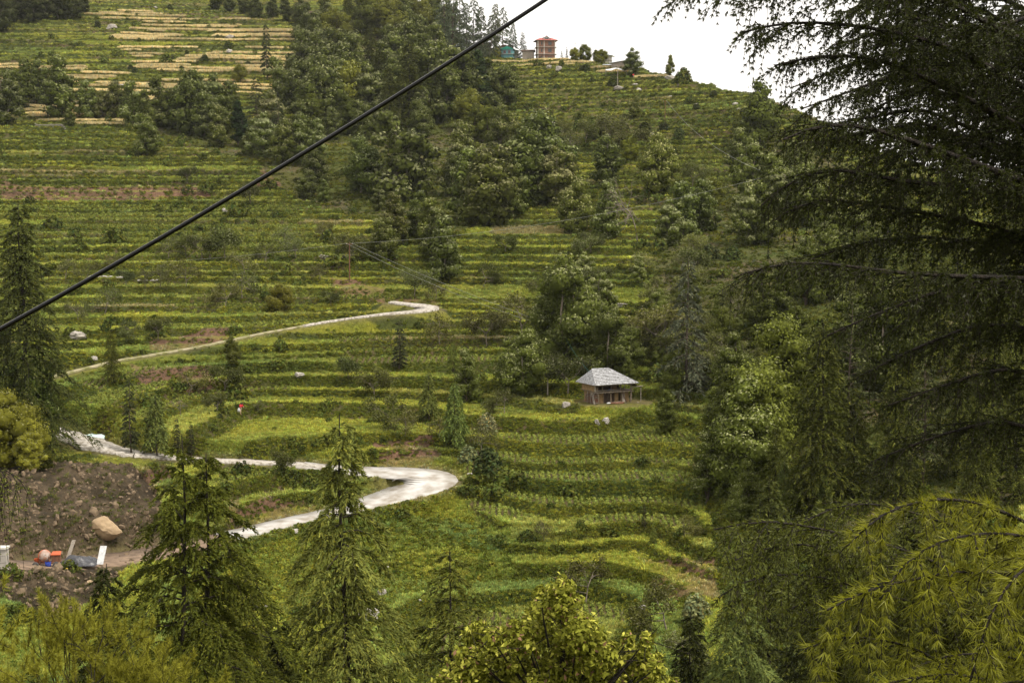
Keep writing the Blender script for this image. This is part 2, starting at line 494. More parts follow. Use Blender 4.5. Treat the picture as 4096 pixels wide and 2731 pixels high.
def mixc(a, b, t):
    return a * (1 - t[..., None]) + b * t[..., None]
def C(*a): return np.array(a, float)
def ground_colour(x, y, z, I):
    n1 = 0.5 + 0.5 * fbm(x / 9, y / 9, 41, 3); n2 = 0.5 + 0.5 * fbm(x / 2.3, y / 2.3, 43, 3); n3 = 0.5 + 0.5 * fbm(x / 40, y / 40, 47, 2)
    top = mixc(C(0.150,0.152,0.017), C(0.100,0.116,0.016), sstep(0.3, 0.75, n1))
    top = mixc(top, C(0.19,0.165,0.05), 0.6 * sstep(0.6, 0.95, n3) * sstep(0.35, 0.8, n2))
    kk = vnoise(I['k'] * 1.37, np.floor(x / 37.0) * 0.73 + 0.2, 51)
    top = mixc(top, C(0.155,0.158,0.030), 0.6 * sstep(0.25, 0.6, kk))
    top = mixc(top, C(0.075,0.105,0.022), 0.6 * sstep(0.2, 0.6, -kk))
    k2 = vnoise(I['k'] * 2.91 + 5, np.floor(x / 23.0 + 0.3 * I['k']) * 0.61, 52)
    top = mixc(top, C(0.14,0.10,0.055), 0.55 * sstep(0.55, 0.75, k2))
    wallc = mixc(C(0.038,0.050,0.011), C(0.055,0.065,0.015), sstep(0.3, 0.7, n2))  # dark green wall growth, deepened with the walls' shade in the colour
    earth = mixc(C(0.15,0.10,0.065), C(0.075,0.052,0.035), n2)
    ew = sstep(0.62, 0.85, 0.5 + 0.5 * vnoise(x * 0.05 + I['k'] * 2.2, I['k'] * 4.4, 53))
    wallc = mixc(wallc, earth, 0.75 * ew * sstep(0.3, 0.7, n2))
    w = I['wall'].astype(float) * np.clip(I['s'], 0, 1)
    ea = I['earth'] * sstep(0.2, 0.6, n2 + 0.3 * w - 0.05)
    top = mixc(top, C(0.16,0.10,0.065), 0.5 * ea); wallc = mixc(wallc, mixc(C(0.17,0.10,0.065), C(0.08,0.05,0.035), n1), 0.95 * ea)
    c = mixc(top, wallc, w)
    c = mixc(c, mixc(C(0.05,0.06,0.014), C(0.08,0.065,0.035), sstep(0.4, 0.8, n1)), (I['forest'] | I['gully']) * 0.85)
    c = mixc(c, mixc(C(0.080,0.060,0.042), C(0.026,0.020,0.014), sstep(0.25, 0.75, 0.6*n2 + 0.4*n1)), I['bank'] * 0.97)
    rd = 1 - sstep(0.3, 1.6, I['road'])
    c = mixc(c, mixc(C(0.16,0.12,0.08), C(0.12,0.12,0.03), n2), rd * 0.6)
    return c
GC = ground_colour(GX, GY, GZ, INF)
WH = (inside(Z_WHEAT, GX, GY) & (vnoise(GX * 0.016 + INF['k'] * 3.3, INF['k'] * 1.9, 61) > -0.42) & (vnoise(GX * 0.05, INF['k'] * 0.9, 66) > -0.35)) | inside(Z_WHEAT2, GX, GY) | (inside(Z_WHEAT3, GX, GY) & (vnoise(GX * 0.02, INF['k'] * 1.9, 62) > -0.1))
WHT = WH & ~INF['wall'] & ~(INF['forest'] & ~inside(Z_WHEAT, GX, GY))
GC = mixc(GC, C(0.50,0.42,0.23), WHT * 0.9)
CROP = np.zeros(GX.shape, bool)
for zc in Z_CROPS: CROP |= inside(zc, GX, GY)
CROP &= ~INF['wall'] & (INF['s'] > 0.3) & (INF['road'] > 1.2) & (INF['t'] > 0.37) & (INF['t'] < 0.96) & ~WHT
CROP &= (vnoise(GX * 0.012 + INF['k'] * 5.3, INF['k'] * 2.9, 63) > -0.35) | inside(Z_TERR, GX, GY)
GC = mixc(GC, C(0.085,0.062,0.036), CROP * 0.8)

r_, c_ = np.meshgrid(np.arange(nr - 1), np.arange(nc - 1), indexing='ij')
i0 = (r_ * nc + c_).ravel()
quads = np.c_[i0, i0 + 1, i0 + nc + 1, i0 + nc]
m, N, L = mat_new('hillside_ground')
out = N.new('ShaderNodeOutputMaterial'); p = N.new('ShaderNodeBsdfPrincipled'); at = N.new('ShaderNodeAttribute'); at.attribute_name = 'Col'
tc = N.new('ShaderNodeTexCoord'); no = N.new('ShaderNodeTexNoise'); no.inputs['Scale'].default_value = 1.9; no.inputs['Detail'].default_value = 8; no.inputs['Roughness'].default_value = 0.7
ra = N.new('ShaderNodeValToRGB'); ra.color_ramp.elements[0].position = 0.3; ra.color_ramp.elements[0].color = (0.45,0.45,0.45,1); ra.color_ramp.elements[1].position = 0.72; ra.color_ramp.elements[1].color = (1.5,1.45,1.35,1)
mx = N.new('ShaderNodeMix'); mx.data_type = 'RGBA'; mx.blend_type = 'MULTIPLY'; mx.inputs[0].default_value = 1
bp = N.new('ShaderNodeBump'); bp.inputs['Strength'].default_value = 0.9; bp.inputs['Distance'].default_value = 0.35
L.new(tc.outputs['Object'], no.inputs['Vector']); L.new(no.outputs['Fac'], ra.inputs['Fac']); L.new(at.outputs['Color'], mx.inputs[6]); L.new(ra.outputs['Color'], mx.inputs[7])
L.new(mx.outputs[2], p.inputs['Base Color']); L.new(no.outputs['Fac'], bp.inputs['Height']); L.new(bp.outputs[0], p.inputs['Normal'])
p.inputs['Roughness'].default_value = 0.95; p.inputs['Specular IOR Level'].default_value = 0.1
L.new(p.outputs[0], out.inputs['Surface'])
M['ground'] = m
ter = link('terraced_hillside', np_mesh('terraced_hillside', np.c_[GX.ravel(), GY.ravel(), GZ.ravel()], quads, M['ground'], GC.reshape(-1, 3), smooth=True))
tag(ter, kind='structure')

# ------------------------------------------------------------------ road surfaces
M['concrete'] = surf('road_concrete', (0.50,0.49,0.47), (0.25,0.22,0.18), 0.5, 0.8, 0.3, detail=8, bscale=4)
M['cobble'] = surf('road_stones', (0.52,0.49,0.44), (0.20,0.17,0.13), 2.4, 0.9, 1.0, detail=6)
M['footpath'] = surf('trodden_path', (0.34,0.30,0.20), (0.15,0.15,0.05), 1.1, 0.95, 0.8, detail=7)
M['dirt'] = surf('dirt', (0.24,0.17,0.115), (0.12,0.085,0.06), 1.2, 0.95, 0.8, detail=8)
def road(name, q, wv, mat, thick=0.14, lift=0.02, edge=0.12, seed=0):
    T = np.gradient(q[:, :2], axis=0); T /= np.linalg.norm(T, axis=1)[:, None] + 1e-9
    Nn = np.c_[-T[:, 1], T[:, 0]]
    v, f = [], []
    rs = np.random.default_rng(seed)
    for i in range(len(q)):
        wl_ = wv[i] + rs.normal(0, edge); wr = wv[i] + rs.normal(0, edge)
        a = q[i, :2] + Nn[i] * wl_; b = q[i, :2] - Nn[i] * wr
        z = q[i, 2] + lift
        v += [(a[0], a[1], z - thick), (a[0], a[1], z), (q[i,0], q[i,1], z + 0.04), (b[0], b[1], z), (b[0], b[1], z - thick)]
    for i in range(len(q) - 1):
        for k in range(4):
            f.append((i*5+k, i*5+k+1, (i+1)*5+k+1, (i+1)*5+k))
    o = link(name, np_mesh(name, v, f, mat))
    return tag(o, kind='structure')
def part_of(q, wv, a, b):
    n = len(q); return q[int(a*n):int(b*n)], wv[int(a*n):int(b*n)]
_q, _w = ROADS[0]['q'], ROADS[0]['wv']
_x = pt(222, 530, 150)[0]
_c = int(np.argmax(_q[:, 0] > _x))
road('dirt_track', _q[:_c+1], _w[:_c+1] * 1.1, M['dirt'], lift=0.0, edge=0.3, seed=1)
road('concrete_road', _q[_c:], np.minimum(_w[_c:], 5), M['concrete'], edge=0.05, seed=2)
_c1 = int(len(ROADS[1]['q']) * 0.52)
road('upper_concrete_road', ROADS[1]['q'][:_c1+1], ROADS[1]['wv'][:_c1+1] * 0.95, M['cobble'], lift=0.2, thick=0.3, edge=0.2, seed=3)
road('stony_track', ROADS[1]['q'][_c1:], ROADS[1]['wv'][_c1:], M['cobble'], lift=0.2, thick=0.3, edge=0.3, seed=4)
_q, _w = ROADS[2]['q'], ROADS[2]['wv']
_k = int(len(_q) * 0.62)
road('grassy_footpath', _q[:_k+1], _w[:_k+1], M['footpath'], lift=0.16, thick=0.25, edge=0.16, seed=6)
road('cobbled_footpath', _q[_k:], _w[_k:] * 0.95, M['cobble'], lift=0.20, thick=0.3, edge=0.12, seed=5)

# ------------------------------------------------------------------ ground cover: clumps set on points
def quad_leaves(P, Nrm, size, rs, aspect=1.6, curl=0.25):
    """pointed leaves (two triangles each) at P facing Nrm"""
    n = len(P)
    Nrm = Nrm / (np.linalg.norm(Nrm, axis=1)[:, None] + 1e-9)
    r = rs.normal(size=(n, 3)); a = np.cross(Nrm, r); a /= np.linalg.norm(a, axis=1)[:, None] + 1e-9
    b = np.cross(Nrm, a)
    s = np.broadcast_to(np.asarray(size, float), (n,))[:, None]
    v0 = P - a * s * aspect * 0.5; v2 = P + a * s * aspect * 0.5 - Nrm * s * curl
    v1 = P + b * s * 0.5 + Nrm * s * curl * 0.3; v3 = P - b * s * 0.5 + Nrm * s * curl * 0.3
    V = np.stack([v0, v1, v2, v3], 1).reshape(-1, 3)
    Fq = np.arange(4 * n).reshape(n, 4)[:, ::-1]
    return V, Fq
def leafcol(n, rs, lo=0.65, hi=1.3, warm=0.12, k=4):
    b = rs.uniform(lo, hi, n); w = rs.normal(0, warm, n)
    c = np.c_[b * (1 + w), b, b * (1 - w)]
    return np.repeat(c, k, 0)
def tuft_mesh(name, n, h, spread, seed, mat, lean=0.5, wdt=0.05):
    rs = np.random.default_rng(seed)
    a = rs.uniform(0, 6.283, n); r = spread * np.sqrt(rs.uniform(0, 1, n)); hh = h * rs.uniform(0.6, 1.1, n)
    B = np.c_[r*np.cos(a), r*np.sin(a), np.zeros(n) - 0.05]
    d = np.c_[np.cos(a), np.sin(a)] * (lean * hh * rs.uniform(0.3, 1.2, n))[:, None]
    w = wdt * rs.uniform(0.7, 1.4, n); pa = a + 1.57 + rs.normal(0, 0.6, n)
    O = np.c_[np.cos(pa), np.sin(pa), np.zeros(n)] * w[:, None]
    mid = B + np.c_[d * 0.35, hh * 0.65]; tip = B + np.c_[d, hh * 0.95]
    V = np.stack([B - O, B + O, mid + O * 0.9, tip, mid - O * 0.9], 1)      # 5 per blade
    V = V.reshape(-1, 3)
    i = np.arange(n) * 5
    Fq = np.concatenate([np.c_[i, i+1, i+2, i+4]]); 
    me_f = [tuple(x) for x in Fq] + [(int(q+4), int(q+2), int(q+3)) for q in i]
    me = bpy.data.meshes.new(name); me.from_pydata(V.tolist(), [], me_f)
    at = me.color_attributes.new('Col', 'FLOAT_COLOR', 'POINT')
    c = leafcol(n, rs, 0.7, 1.25, 0.1, 5); at.data.foreach_set('color', np.c_[c, np.ones(len(c))].astype(np.float32).ravel())
    me.materials.append(mat); return me
def bushy_mesh(name, n, rx, rz, leaf, seed, mat, lo=0.6, hi=1.3, warm=0.12):
    rs = np.random.default_rng(seed)
    d = rs.normal(size=(n, 3)); d[:, 2] = np.abs(d[:, 2]) * 1.0; d /= np.linalg.norm(d, axis=1)[:, None]
    rr = rs.uniform(0.45, 1.0, n) ** 0.6
    bump = 1 + 0.25 * np.sin(5 * np.arctan2(d[:,1], d[:,0]) + seed) * (1 - d[:, 2])
    P = d * np.c_[rr*rx*bump, rr*rx*bump, rr*rz]
    V, Fq = quad_leaves(P, d * 0.8 + rs.normal(size=(n, 3)) * 0.55 + np.array([0,0,0.35]), leaf * rs.uniform(0.7, 1.3, n), rs)
    return np_mesh(name, V, Fq, mat, leafcol(n, rs, lo, hi, warm))
M['grass'] = leaf_mat('grass_blades', (1, 1, 1), 0.25, 0.7, True, True, vary=0.15)
M['weed'] = leaf_mat('weed_leaves', (1, 1, 1), 0.2, 0.6, True, True, vary=0.15)

def scatter(name, sources, P, rot, scl, tint, label, cat):
    """one stuff object: its points carry copies of a few clump meshes"""
    rs = np.random.default_rng(len(P))
    which = rs.integers(0, len(sources), len(P))
    me = bpy.data.meshes.new(name); me.vertices.add(len(P)); me.vertices.foreach_set('co', P.astype(np.float32).ravel())
    def attr(nm, ty, val, key):
        a = me.attributes.new(nm, ty, 'POINT'); a.data.foreach_set(key, val.astype(np.float32 if ty != 'INT' else np.int32).ravel())
    attr('rot', 'FLOAT_VECTOR', rot, 'vector'); attr('scl', 'FLOAT_VECTOR', scl, 'vector')
    attr('tint', 'FLOAT_COLOR', np.c_[tint, np.ones(len(P))], 'color'); attr('which', 'INT', which, 'value')
    o = link(name, me); tag(o, label, cat, kind='stuff')
    g = bpy.data.node_groups.new(name + '_points', 'GeometryNodeTree')
    g.interface.new_socket('Geometry', in_out='INPUT', socket_type='NodeSocketGeometry')
    g.interface.new_socket('Geometry', in_out='OUTPUT', socket_type='NodeSocketGeometry')
    gi, go = g.nodes.new('NodeGroupInput'), g.nodes.new('NodeGroupOutput')
    jn = g.nodes.new('GeometryNodeJoinGeometry')
    def named(nm, ty):
        n_ = g.nodes.new('GeometryNodeInputNamedAttribute'); n_.data_type = ty; n_.inputs['Name'].default_value = nm; return n_.outputs['Attribute']
    ip = g.nodes.new('GeometryNodeInstanceOnPoints')
    gt = g.nodes.new('GeometryNodeGeometryToInstance')
    for s in reversed(sources):
        oi = g.nodes.new('GeometryNodeObjectInfo'); oi.inputs['As Instance'].default_value = True; oi.inputs['Object'].default_value = s
        g.links.new(oi.outputs['Geometry'], gt.inputs[0])
    g.links.new(gi.outputs[0], ip.inputs['Points']); g.links.new(gt.outputs[0], ip.inputs['Instance'])
    ip.inputs['Pick Instance'].default_value = True
    g.links.new(named('which', 'INT'), ip.inputs['Instance Index'])
    rt = g.nodes.new('FunctionNodeEulerToRotation'); g.links.new(named('rot', 'FLOAT_VECTOR'), rt.inputs[0])
    g.links.new(rt.outputs[0], ip.inputs['Rotation']); g.links.new(named('scl', 'FLOAT_VECTOR'), ip.inputs['Scale'])
    g.links.new(ip.outputs[0], go.inputs[0])
    md = o.modifiers.new('points', 'NODES'); md.node_group = g
    return o
def src(me):
    return bpy.data.objects.new(me.name, me)

# sample positions over the hillside, denser where the slope faces the valley
bslope = GZ / np.maximum(GY, 1)
cyv = (bslope * math.cos(PITCH) + math.sin(PITCH)) / (math.cos(PITCH) - bslope * math.sin(PITCH))
PYg = HH / 2 - cyv * F
runmax = np.minimum.accumulate(np.where(GY > 90, PYg, 9999), axis=0)
dpy = np.zeros_like(PYg); dpy[1:] = np.maximum(runmax[:-1] - PYg[1:], 0)
rowstep = np.gradient(GY, axis=0)
cw = np.gradient(GU, axis=1) * F
inframe = (np.abs(GU) < 0.39) & (GY > 100) & (GY < 800)
wgt = (dpy + 0.12 * rowstep * 300 / np.maximum(GY, 100)**1.0) * cw * inframe * np.where(INF['road'] < np.where(INF['ri'] >= 1, 0.9, 0.35), 0, 1) * np.where(INF['earth'], 0.35, 1) * np.where(INF['below'], 0.12, 1)
wgt = np.nan_to_num(wgt)
rs = np.random.default_rng(77)
def sample(w, n):
    c = np.cumsum(w.ravel()); i = np.searchsorted(c, rs.uniform(0, c[-1], n)); i = np.clip(i, 0, w.size - 1)
    x = GX.ravel()[i] + rs.uniform(-0.5, 0.5, n) * 0.4 * GY.ravel()[i] / 200
    y = GY.ravel()[i] + rs.uniform(-0.5, 0.5, n) * rowstep.ravel()[i]
    z, I = terrain(x, y, full=True)
    return x, y, z, I, i
def mk(n, x, y, z, s, sz=None, tilt=0.15):
    rot = np.c_[rs.normal(0, tilt, n), rs.normal(0, tilt, n), rs.uniform(0, 6.28, n)]
    far = np.clip(y / 230, 0.9, 1.7)
    s = s * far
    return np.c_[x, y, z], rot, np.c_[s, s, s if sz is None else sz * s]
# 1 grass everywhere it is open
grass_src = [src(tuft_mesh('grass_tuft', 26, 0.42, 0.42, 100 + i, M['grass'], 0.7, 0.035)) for i in range(3)]
w = wgt * np.where(INF['bank'], 0.10, 1) * np.where(INF['forest'] | INF['gully'], 0.35, 1) * np.where(WHT, 0, 1) * np.where(CROP, 0.04, 1) * np.where(INF['wall'], 0.6, 1.0)
n = 115000
x, y, z, I, ii = sample(w, n)
base = ground_colour(x, y, z, dict(I, wall=np.zeros(n, bool)))
lush = sstep(0.2, 0.9, fbm(x/7, y/7, 71, 2))
tint = base * rs.uniform(1.7, 3.0, n)[:, None] * (1 + 0.3 * lush[:, None])
tint[:, 0] *= rs.uniform(0.86, 1.06, n); tint[:, 2] *= 1.45
edge_ = sstep(0.30, 0.38, I['t']) * (1 - sstep(0.5, 0.7, I['t'])) * I['s']; tint *= (1 + 0.22 * edge_)[:, None]
wl_ = I['wall'].astype(float)[:, None]
tint = tint * (1 - 0.50 * wl_)  # grass on the walls darkened, their shade put into the tint
bk = I['bank']; tint[bk] = np.array([0.10,0.11,0.03]) * rs.uniform(0.6, 1.4, bk.sum())[:, None]
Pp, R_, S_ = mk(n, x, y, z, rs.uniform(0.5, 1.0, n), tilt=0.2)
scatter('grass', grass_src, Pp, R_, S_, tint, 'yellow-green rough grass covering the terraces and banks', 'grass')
# 2 leafy weeds overhanging terrace walls and covering rough ground
weed_src = [src(bushy_mesh('weed_clump', 46, 0.5, 0.42, 0.20, 200 + i, M['weed'])) for i in range(4)]
w = wgt * (INF['wall'] * 1.6 + ((INF['t'] > 0.92) | (INF['t'] < 0.05)) * 0.35 + INF['rough'] * 0.55 + (INF['forest'] | INF['gully']) * 0.9 + 0.09 * (fbm(GX/6, GY/6, 81, 2) > 0.15)) * np.where(INF['bank'], 0.06, 1) * np.where(CROP, 0.0, 1) * np.where(WHT, 0.0, 1)
n = 80000
x, y, z, I, ii = sample(w, n)
lv = 0.5 + 0.5 * vnoise(x * 0.03 + I['k'] * 3.1, I['k'] * 2.7, 83)
tint = mixc(C(0.085,0.102,0.012), C(0.180,0.185,0.022), sstep(0.3, 0.95, lv)) * rs.uniform(0.7, 1.4, n)[:, None]
tint = mixc(tint, C(0.14,0.145,0.02), (rs.uniform(0, 1, n) < 0.12) * 1.0)
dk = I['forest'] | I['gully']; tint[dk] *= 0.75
Pp, R_, S_ = mk(n, x, y, z, rs.uniform(0.38, 0.80, n) * np.where(I['rough'], 1.5, 1.0), sz=rs.uniform(0.7, 1.2, n))
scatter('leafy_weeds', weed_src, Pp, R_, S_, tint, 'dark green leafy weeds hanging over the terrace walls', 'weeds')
w = wgt * (INF['wall'] * 1.0 + 0.12) * np.where(INF['bank'], 0.03, 1) * np.where(CROP, 0.1, 1) * np.where(WHT, 0.12, 1) * (0.15 + (fbm(GX/22, GY/22, 91, 2) > 0.05))
n = 1500
x, y, z, I, ii = sample(w, n)
scrub_src = [src(bushy_mesh('scrub_bush', 150, 0.55, 0.62, 0.13, 250 + i, M['weed'], 0.6, 1.4)) for i in range(3)]
tint = mixc(C(0.045,0.058,0.012), C(0.10,0.115,0.020), rs.uniform(0, 1, n) ** 1.5) * rs.uniform(0.8, 1.3, n)[:, None]
Pp, R_, S_ = mk(n, x, y, z - 0.05, rs.gamma(5.0, 0.26, n), sz=rs.uniform(0.7, 1.3, n))
scatter('low_scrub', scrub_src, Pp, R_, S_, tint, 'low dark scrub growing along the terrace edges', 'scrub')
# 3 crop plants in rows down each terrace
crop_src = [src(bushy_mesh('bean_plant', 30, 0.24, 0.42, 0.17, 300 + i, M['weed'], 0.75, 1.25, 0.08)) for i in range(4)]
ii = np.nonzero((CROP & inframe & (GY < 420)).ravel() & (np.maximum(dpy, 0.2).ravel() > 0))[0]
w = np.zeros(GX.size); w[ii] = (cw * GY).ravel()[ii] * rowstep.ravel()[ii]
n = 90000
x, y, z, I, _ = sample(w.reshape(GX.shape), n)
pitch_ = np.where(y < 190, 0.72, np.where(y < 260, 0.95, 1.4))
xs = (np.round(x / pitch_)) * pitch_ + rs.normal(0, 0.06, n)
ys = (np.round(y / 0.42)) * 0.42 + rs.normal(0, 0.06, n)
key = np.unique(np.c_[np.round(x / pitch_), np.round(y / 0.42)], axis=0, return_index=True)[1]
x, y = xs[key], ys[key]; z, I = terrain(x, y, full=True)
ok = (~I['wall']) & (I['t'] > 0.37) & (I['t'] < 0.97) & (I['road'] > 1.0)
x, y, z = x[ok], y[ok], z[ok]; n = len(x)
tint = mixc(C(0.15,0.185,0.034), C(0.20,0.225,0.048), rs.uniform(0, 1, n)) * rs.uniform(0.8, 1.2, n)[:, None] * (0.9 + 0.25 * vnoise(x/25, y/25, 85))[:, None]
Pp, R_, S_ = mk(n, x, y, z - 0.02, rs.uniform(0.75, 1.3, n))
scatter('bean_crop', crop_src, Pp, R_, S_, tint, 'light green bean plants in rows along the terraces', 'crop')
# 4 ripe wheat
wheat_src = [src(tuft_mesh('wheat_clump', 60, 0.62, 0.95, 400 + i, M['grass'], 0.12, 0.05)) for i in range(3)]
w = wgt * WHT + 0.0
w += (WHT & inframe) * rowstep * 0.4 * cw
n = 26000
x, y, z, I, _ = sample(w, n)
ok = ~I['wall']; x, y, z, I = x[ok], y[ok], z[ok], {k_: v_[ok] for k_, v_ in I.items()}; n = len(x)
tint = mixc(C(0.80,0.68,0.38), C(0.58,0.48,0.24), rs.uniform(0, 1, n)) * (0.95 + 0.3 * vnoise(x/18, I['k']*1.7, 87))[:, None]
Pp, R_, S_ = mk(n, x, y, z, rs.uniform(0.8, 1.15, n), tilt=0.05); S_ *= 0.68; S_[:, 2] *= 1.25
scatter('wheat', wheat_src, Pp, R_, S_, tint, 'ripe golden wheat standing in strips on the upper terraces', 'wheat')
# ------------------------------------------------------------------ trees: shared meshes, one unit high, copied with their own labels
M['leaf'] = leaf_mat('tree_leaves', (1, 1, 1), 0.15, 0.5, vary=0.22)
M['needle'] = leaf_mat('conifer_needles', (1, 1, 1), 0.12, 0.6, vary=0.18)

def tubes(paths, n=5):
    """many tapered tubes as arrays: paths = list of (pts (k,3), radii (k,))"""
    V, Fq, b = [], [], 0
    ang = np.arange(n) * 2 * math.pi / n
    for P, R in paths:
        P = np.asarray(P, float); R = np.asarray(R, float)
        D = np.gradient(P, axis=0); D /= np.linalg.norm(D, axis=1)[:, None] + 1e-9
        ref = np.where(np.abs(D[:, 2:3]) < 0.9, np.array([[0.1, 0.2, 1.0]]), np.array([[1.0, 0.1, 0.1]]))
        A = np.cross(D, ref); A /= np.linalg.norm(A, axis=1)[:, None] + 1e-9; B = np.cross(D, A)
        ring = P[:, None] + R[:, None, None] * (A[:, None] * np.cos(ang)[None, :, None] + B[:, None] * np.sin(ang)[None, :, None])
        V.append(ring.reshape(-1, 3)); k = len(P)
        i, j = np.meshgrid(np.arange(k - 1), np.arange(n), indexing='ij')
        j2 = (j + 1) % n
        Fq.append(np.stack([b+i*n+j, b+i*n+j2, b+(i+1)*n+j2, b+(i+1)*n+j], -1).reshape(-1, 4)); b += k * n
    return np.concatenate(V), np.concatenate(Fq)

def broadleaf(seed, wr=0.42, base=0.05, nl=30, leaves=8500, leaf=0.026, pale=0.18, top='round', hue=(0.066,0.080,0.014), pal=(0.185,0.195,0.085), trunk_r=0.018, open_=0.0, lob=(0.26,0.44)):
    """wr: crown radius to height/2; returns trunk mesh, crown mesh"""
    rs = np.random.default_rng(seed)
    R = wr / 2 * 1.24
    Lc, Lr = [], []
    stems = 1 + (rs.uniform() < 0.6) + (rs.uniform() < 0.4)
    off = [(0, 0, 1.0)] + [(rs.uniform(-0.5, 0.5) * R, rs.uniform(-0.5, 0.5) * R, rs.uniform(0.70, 0.92)) for _ in range(stems)]
    for i in range(nl):
        ox, oy, tp = off[i % len(off)]
        h = base + (tp - base) * (i / nl) ** 0.85
        f = (h - base) / (tp - base)
        env = math.sin(math.pi * min(0.12 + 0.80 * f ** (0.8 if top == 'round' else 0.55), 1)) ** (0.62 if top == 'round' else 0.8)
        a = rs.uniform(0, 6.283); lr = R * rs.uniform(*lob) * 1.15 * (0.55 + 0.5 * env)
        rr = max(env * R - lr * 0.75, 0) * (0.35 + 0.65 * rs.uniform() ** 0.5)
        h = min(h, tp - lr * 0.6)
        Lc.append((ox * (1 - f * 0.3) + rr * math.cos(a), oy + rr * math.sin(a), h)); Lr.append(lr)
    Lc, Lr = np.array(Lc), np.array(Lr)
    k = rs.choice(nl, leaves, p=(Lr ** 2) / (Lr ** 2).sum())
    d = rs.normal(size=(leaves, 3)); d /= np.linalg.norm(d, axis=1)[:, None]
    flip = (d[:, 2] < -0.35) & (rs.uniform(size=leaves) < 0.75); d[flip, 2] *= -1
    bump = 1 + 0.34 * np.sin(6.1 * d[:, 0] + 3 * k) * np.sin(5.3 * d[:, 1] + k) + 0.20 * np.sin(11 * d[:, 2] + k)
    P = Lc[k] + d * (Lr[k] * rs.uniform(0.80, 1.04, leaves) * bump)[:, None] * np.array([1, 1, 0.85])
    Nn = d + rs.normal(size=(leaves, 3)) * 0.32 + np.array([0, 0, 0.1])
    V, Fq = quad_leaves(P, Nn, leaf * rs.uniform(0.7, 1.35, leaves), rs, 1.5)
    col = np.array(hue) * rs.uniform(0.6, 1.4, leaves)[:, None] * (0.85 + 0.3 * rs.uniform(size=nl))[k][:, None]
    pl = rs.uniform(size=leaves) < pale * 3.2 * np.clip(d[:, 2], 0, 1) * (0.5 + 1.2 * rs.uniform(size=nl))[k]  # pale new leaves, gathered on upward faces: a highlight put into the colour
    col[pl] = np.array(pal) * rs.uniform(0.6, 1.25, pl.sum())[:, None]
    # added cores in place of inner foliage, shade put into their colour, blocking light
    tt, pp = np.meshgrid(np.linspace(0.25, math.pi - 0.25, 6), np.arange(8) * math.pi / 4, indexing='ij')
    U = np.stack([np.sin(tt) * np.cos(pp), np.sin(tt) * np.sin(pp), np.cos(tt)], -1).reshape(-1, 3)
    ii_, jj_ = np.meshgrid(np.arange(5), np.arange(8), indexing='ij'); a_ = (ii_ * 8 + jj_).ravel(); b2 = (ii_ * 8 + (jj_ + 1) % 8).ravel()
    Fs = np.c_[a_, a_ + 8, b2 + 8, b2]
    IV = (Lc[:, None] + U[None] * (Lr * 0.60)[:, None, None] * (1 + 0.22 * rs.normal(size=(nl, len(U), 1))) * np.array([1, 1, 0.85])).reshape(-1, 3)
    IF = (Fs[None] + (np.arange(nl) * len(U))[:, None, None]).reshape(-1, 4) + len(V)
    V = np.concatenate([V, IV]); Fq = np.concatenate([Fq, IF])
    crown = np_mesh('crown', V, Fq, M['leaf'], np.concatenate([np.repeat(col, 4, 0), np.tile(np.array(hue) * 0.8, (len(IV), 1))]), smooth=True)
    cn = d * 1.0 + 0.55 * Nn / np.linalg.norm(Nn, axis=1)[:, None]; cn /= np.linalg.norm(cn, axis=1)[:, None]
    crown.normals_split_custom_set_from_vertices(np.concatenate([np.repeat(cn, 4, 0), np.tile(U, (nl, 1))]).tolist())
    paths = []
    for (ox, oy, tp) in off:
        z = np.linspace(-0.03, tp * 0.86, 7)
        P_ = np.c_[ox * sstep(0, 0.4, z) + 0.012 * np.sin(z * 9 + ox * 50), oy * sstep(0, 0.4, z) + 0.012 * np.cos(z * 7), z]
        paths.append((P_, trunk_r * (1.15 - z) * (1 if tp == 1.0 else 0.7) + 0.001))
    for i in range(0, nl, 2):
        q = Lc[i]; z0 = max(q[2] - np.hypot(q[0], q[1]) * 0.9, 0.05)
        s = np.linspace(0, 1, 4)[:, None]
        P_ = np.array([0, 0, z0]) * (1 - s) + q * s + np.array([0, 0, 0.02]) * np.sin(s * 3.14)
        paths.append((P_, trunk_r * 0.45 * (1 - 0.75 * s[:, 0])))
    tv, tf = tubes(paths, 5)
    trunk = np_mesh('trunk', tv, tf, M['grey_bark'] if pale > 0.1 else M['bark'])
    return trunk, crown

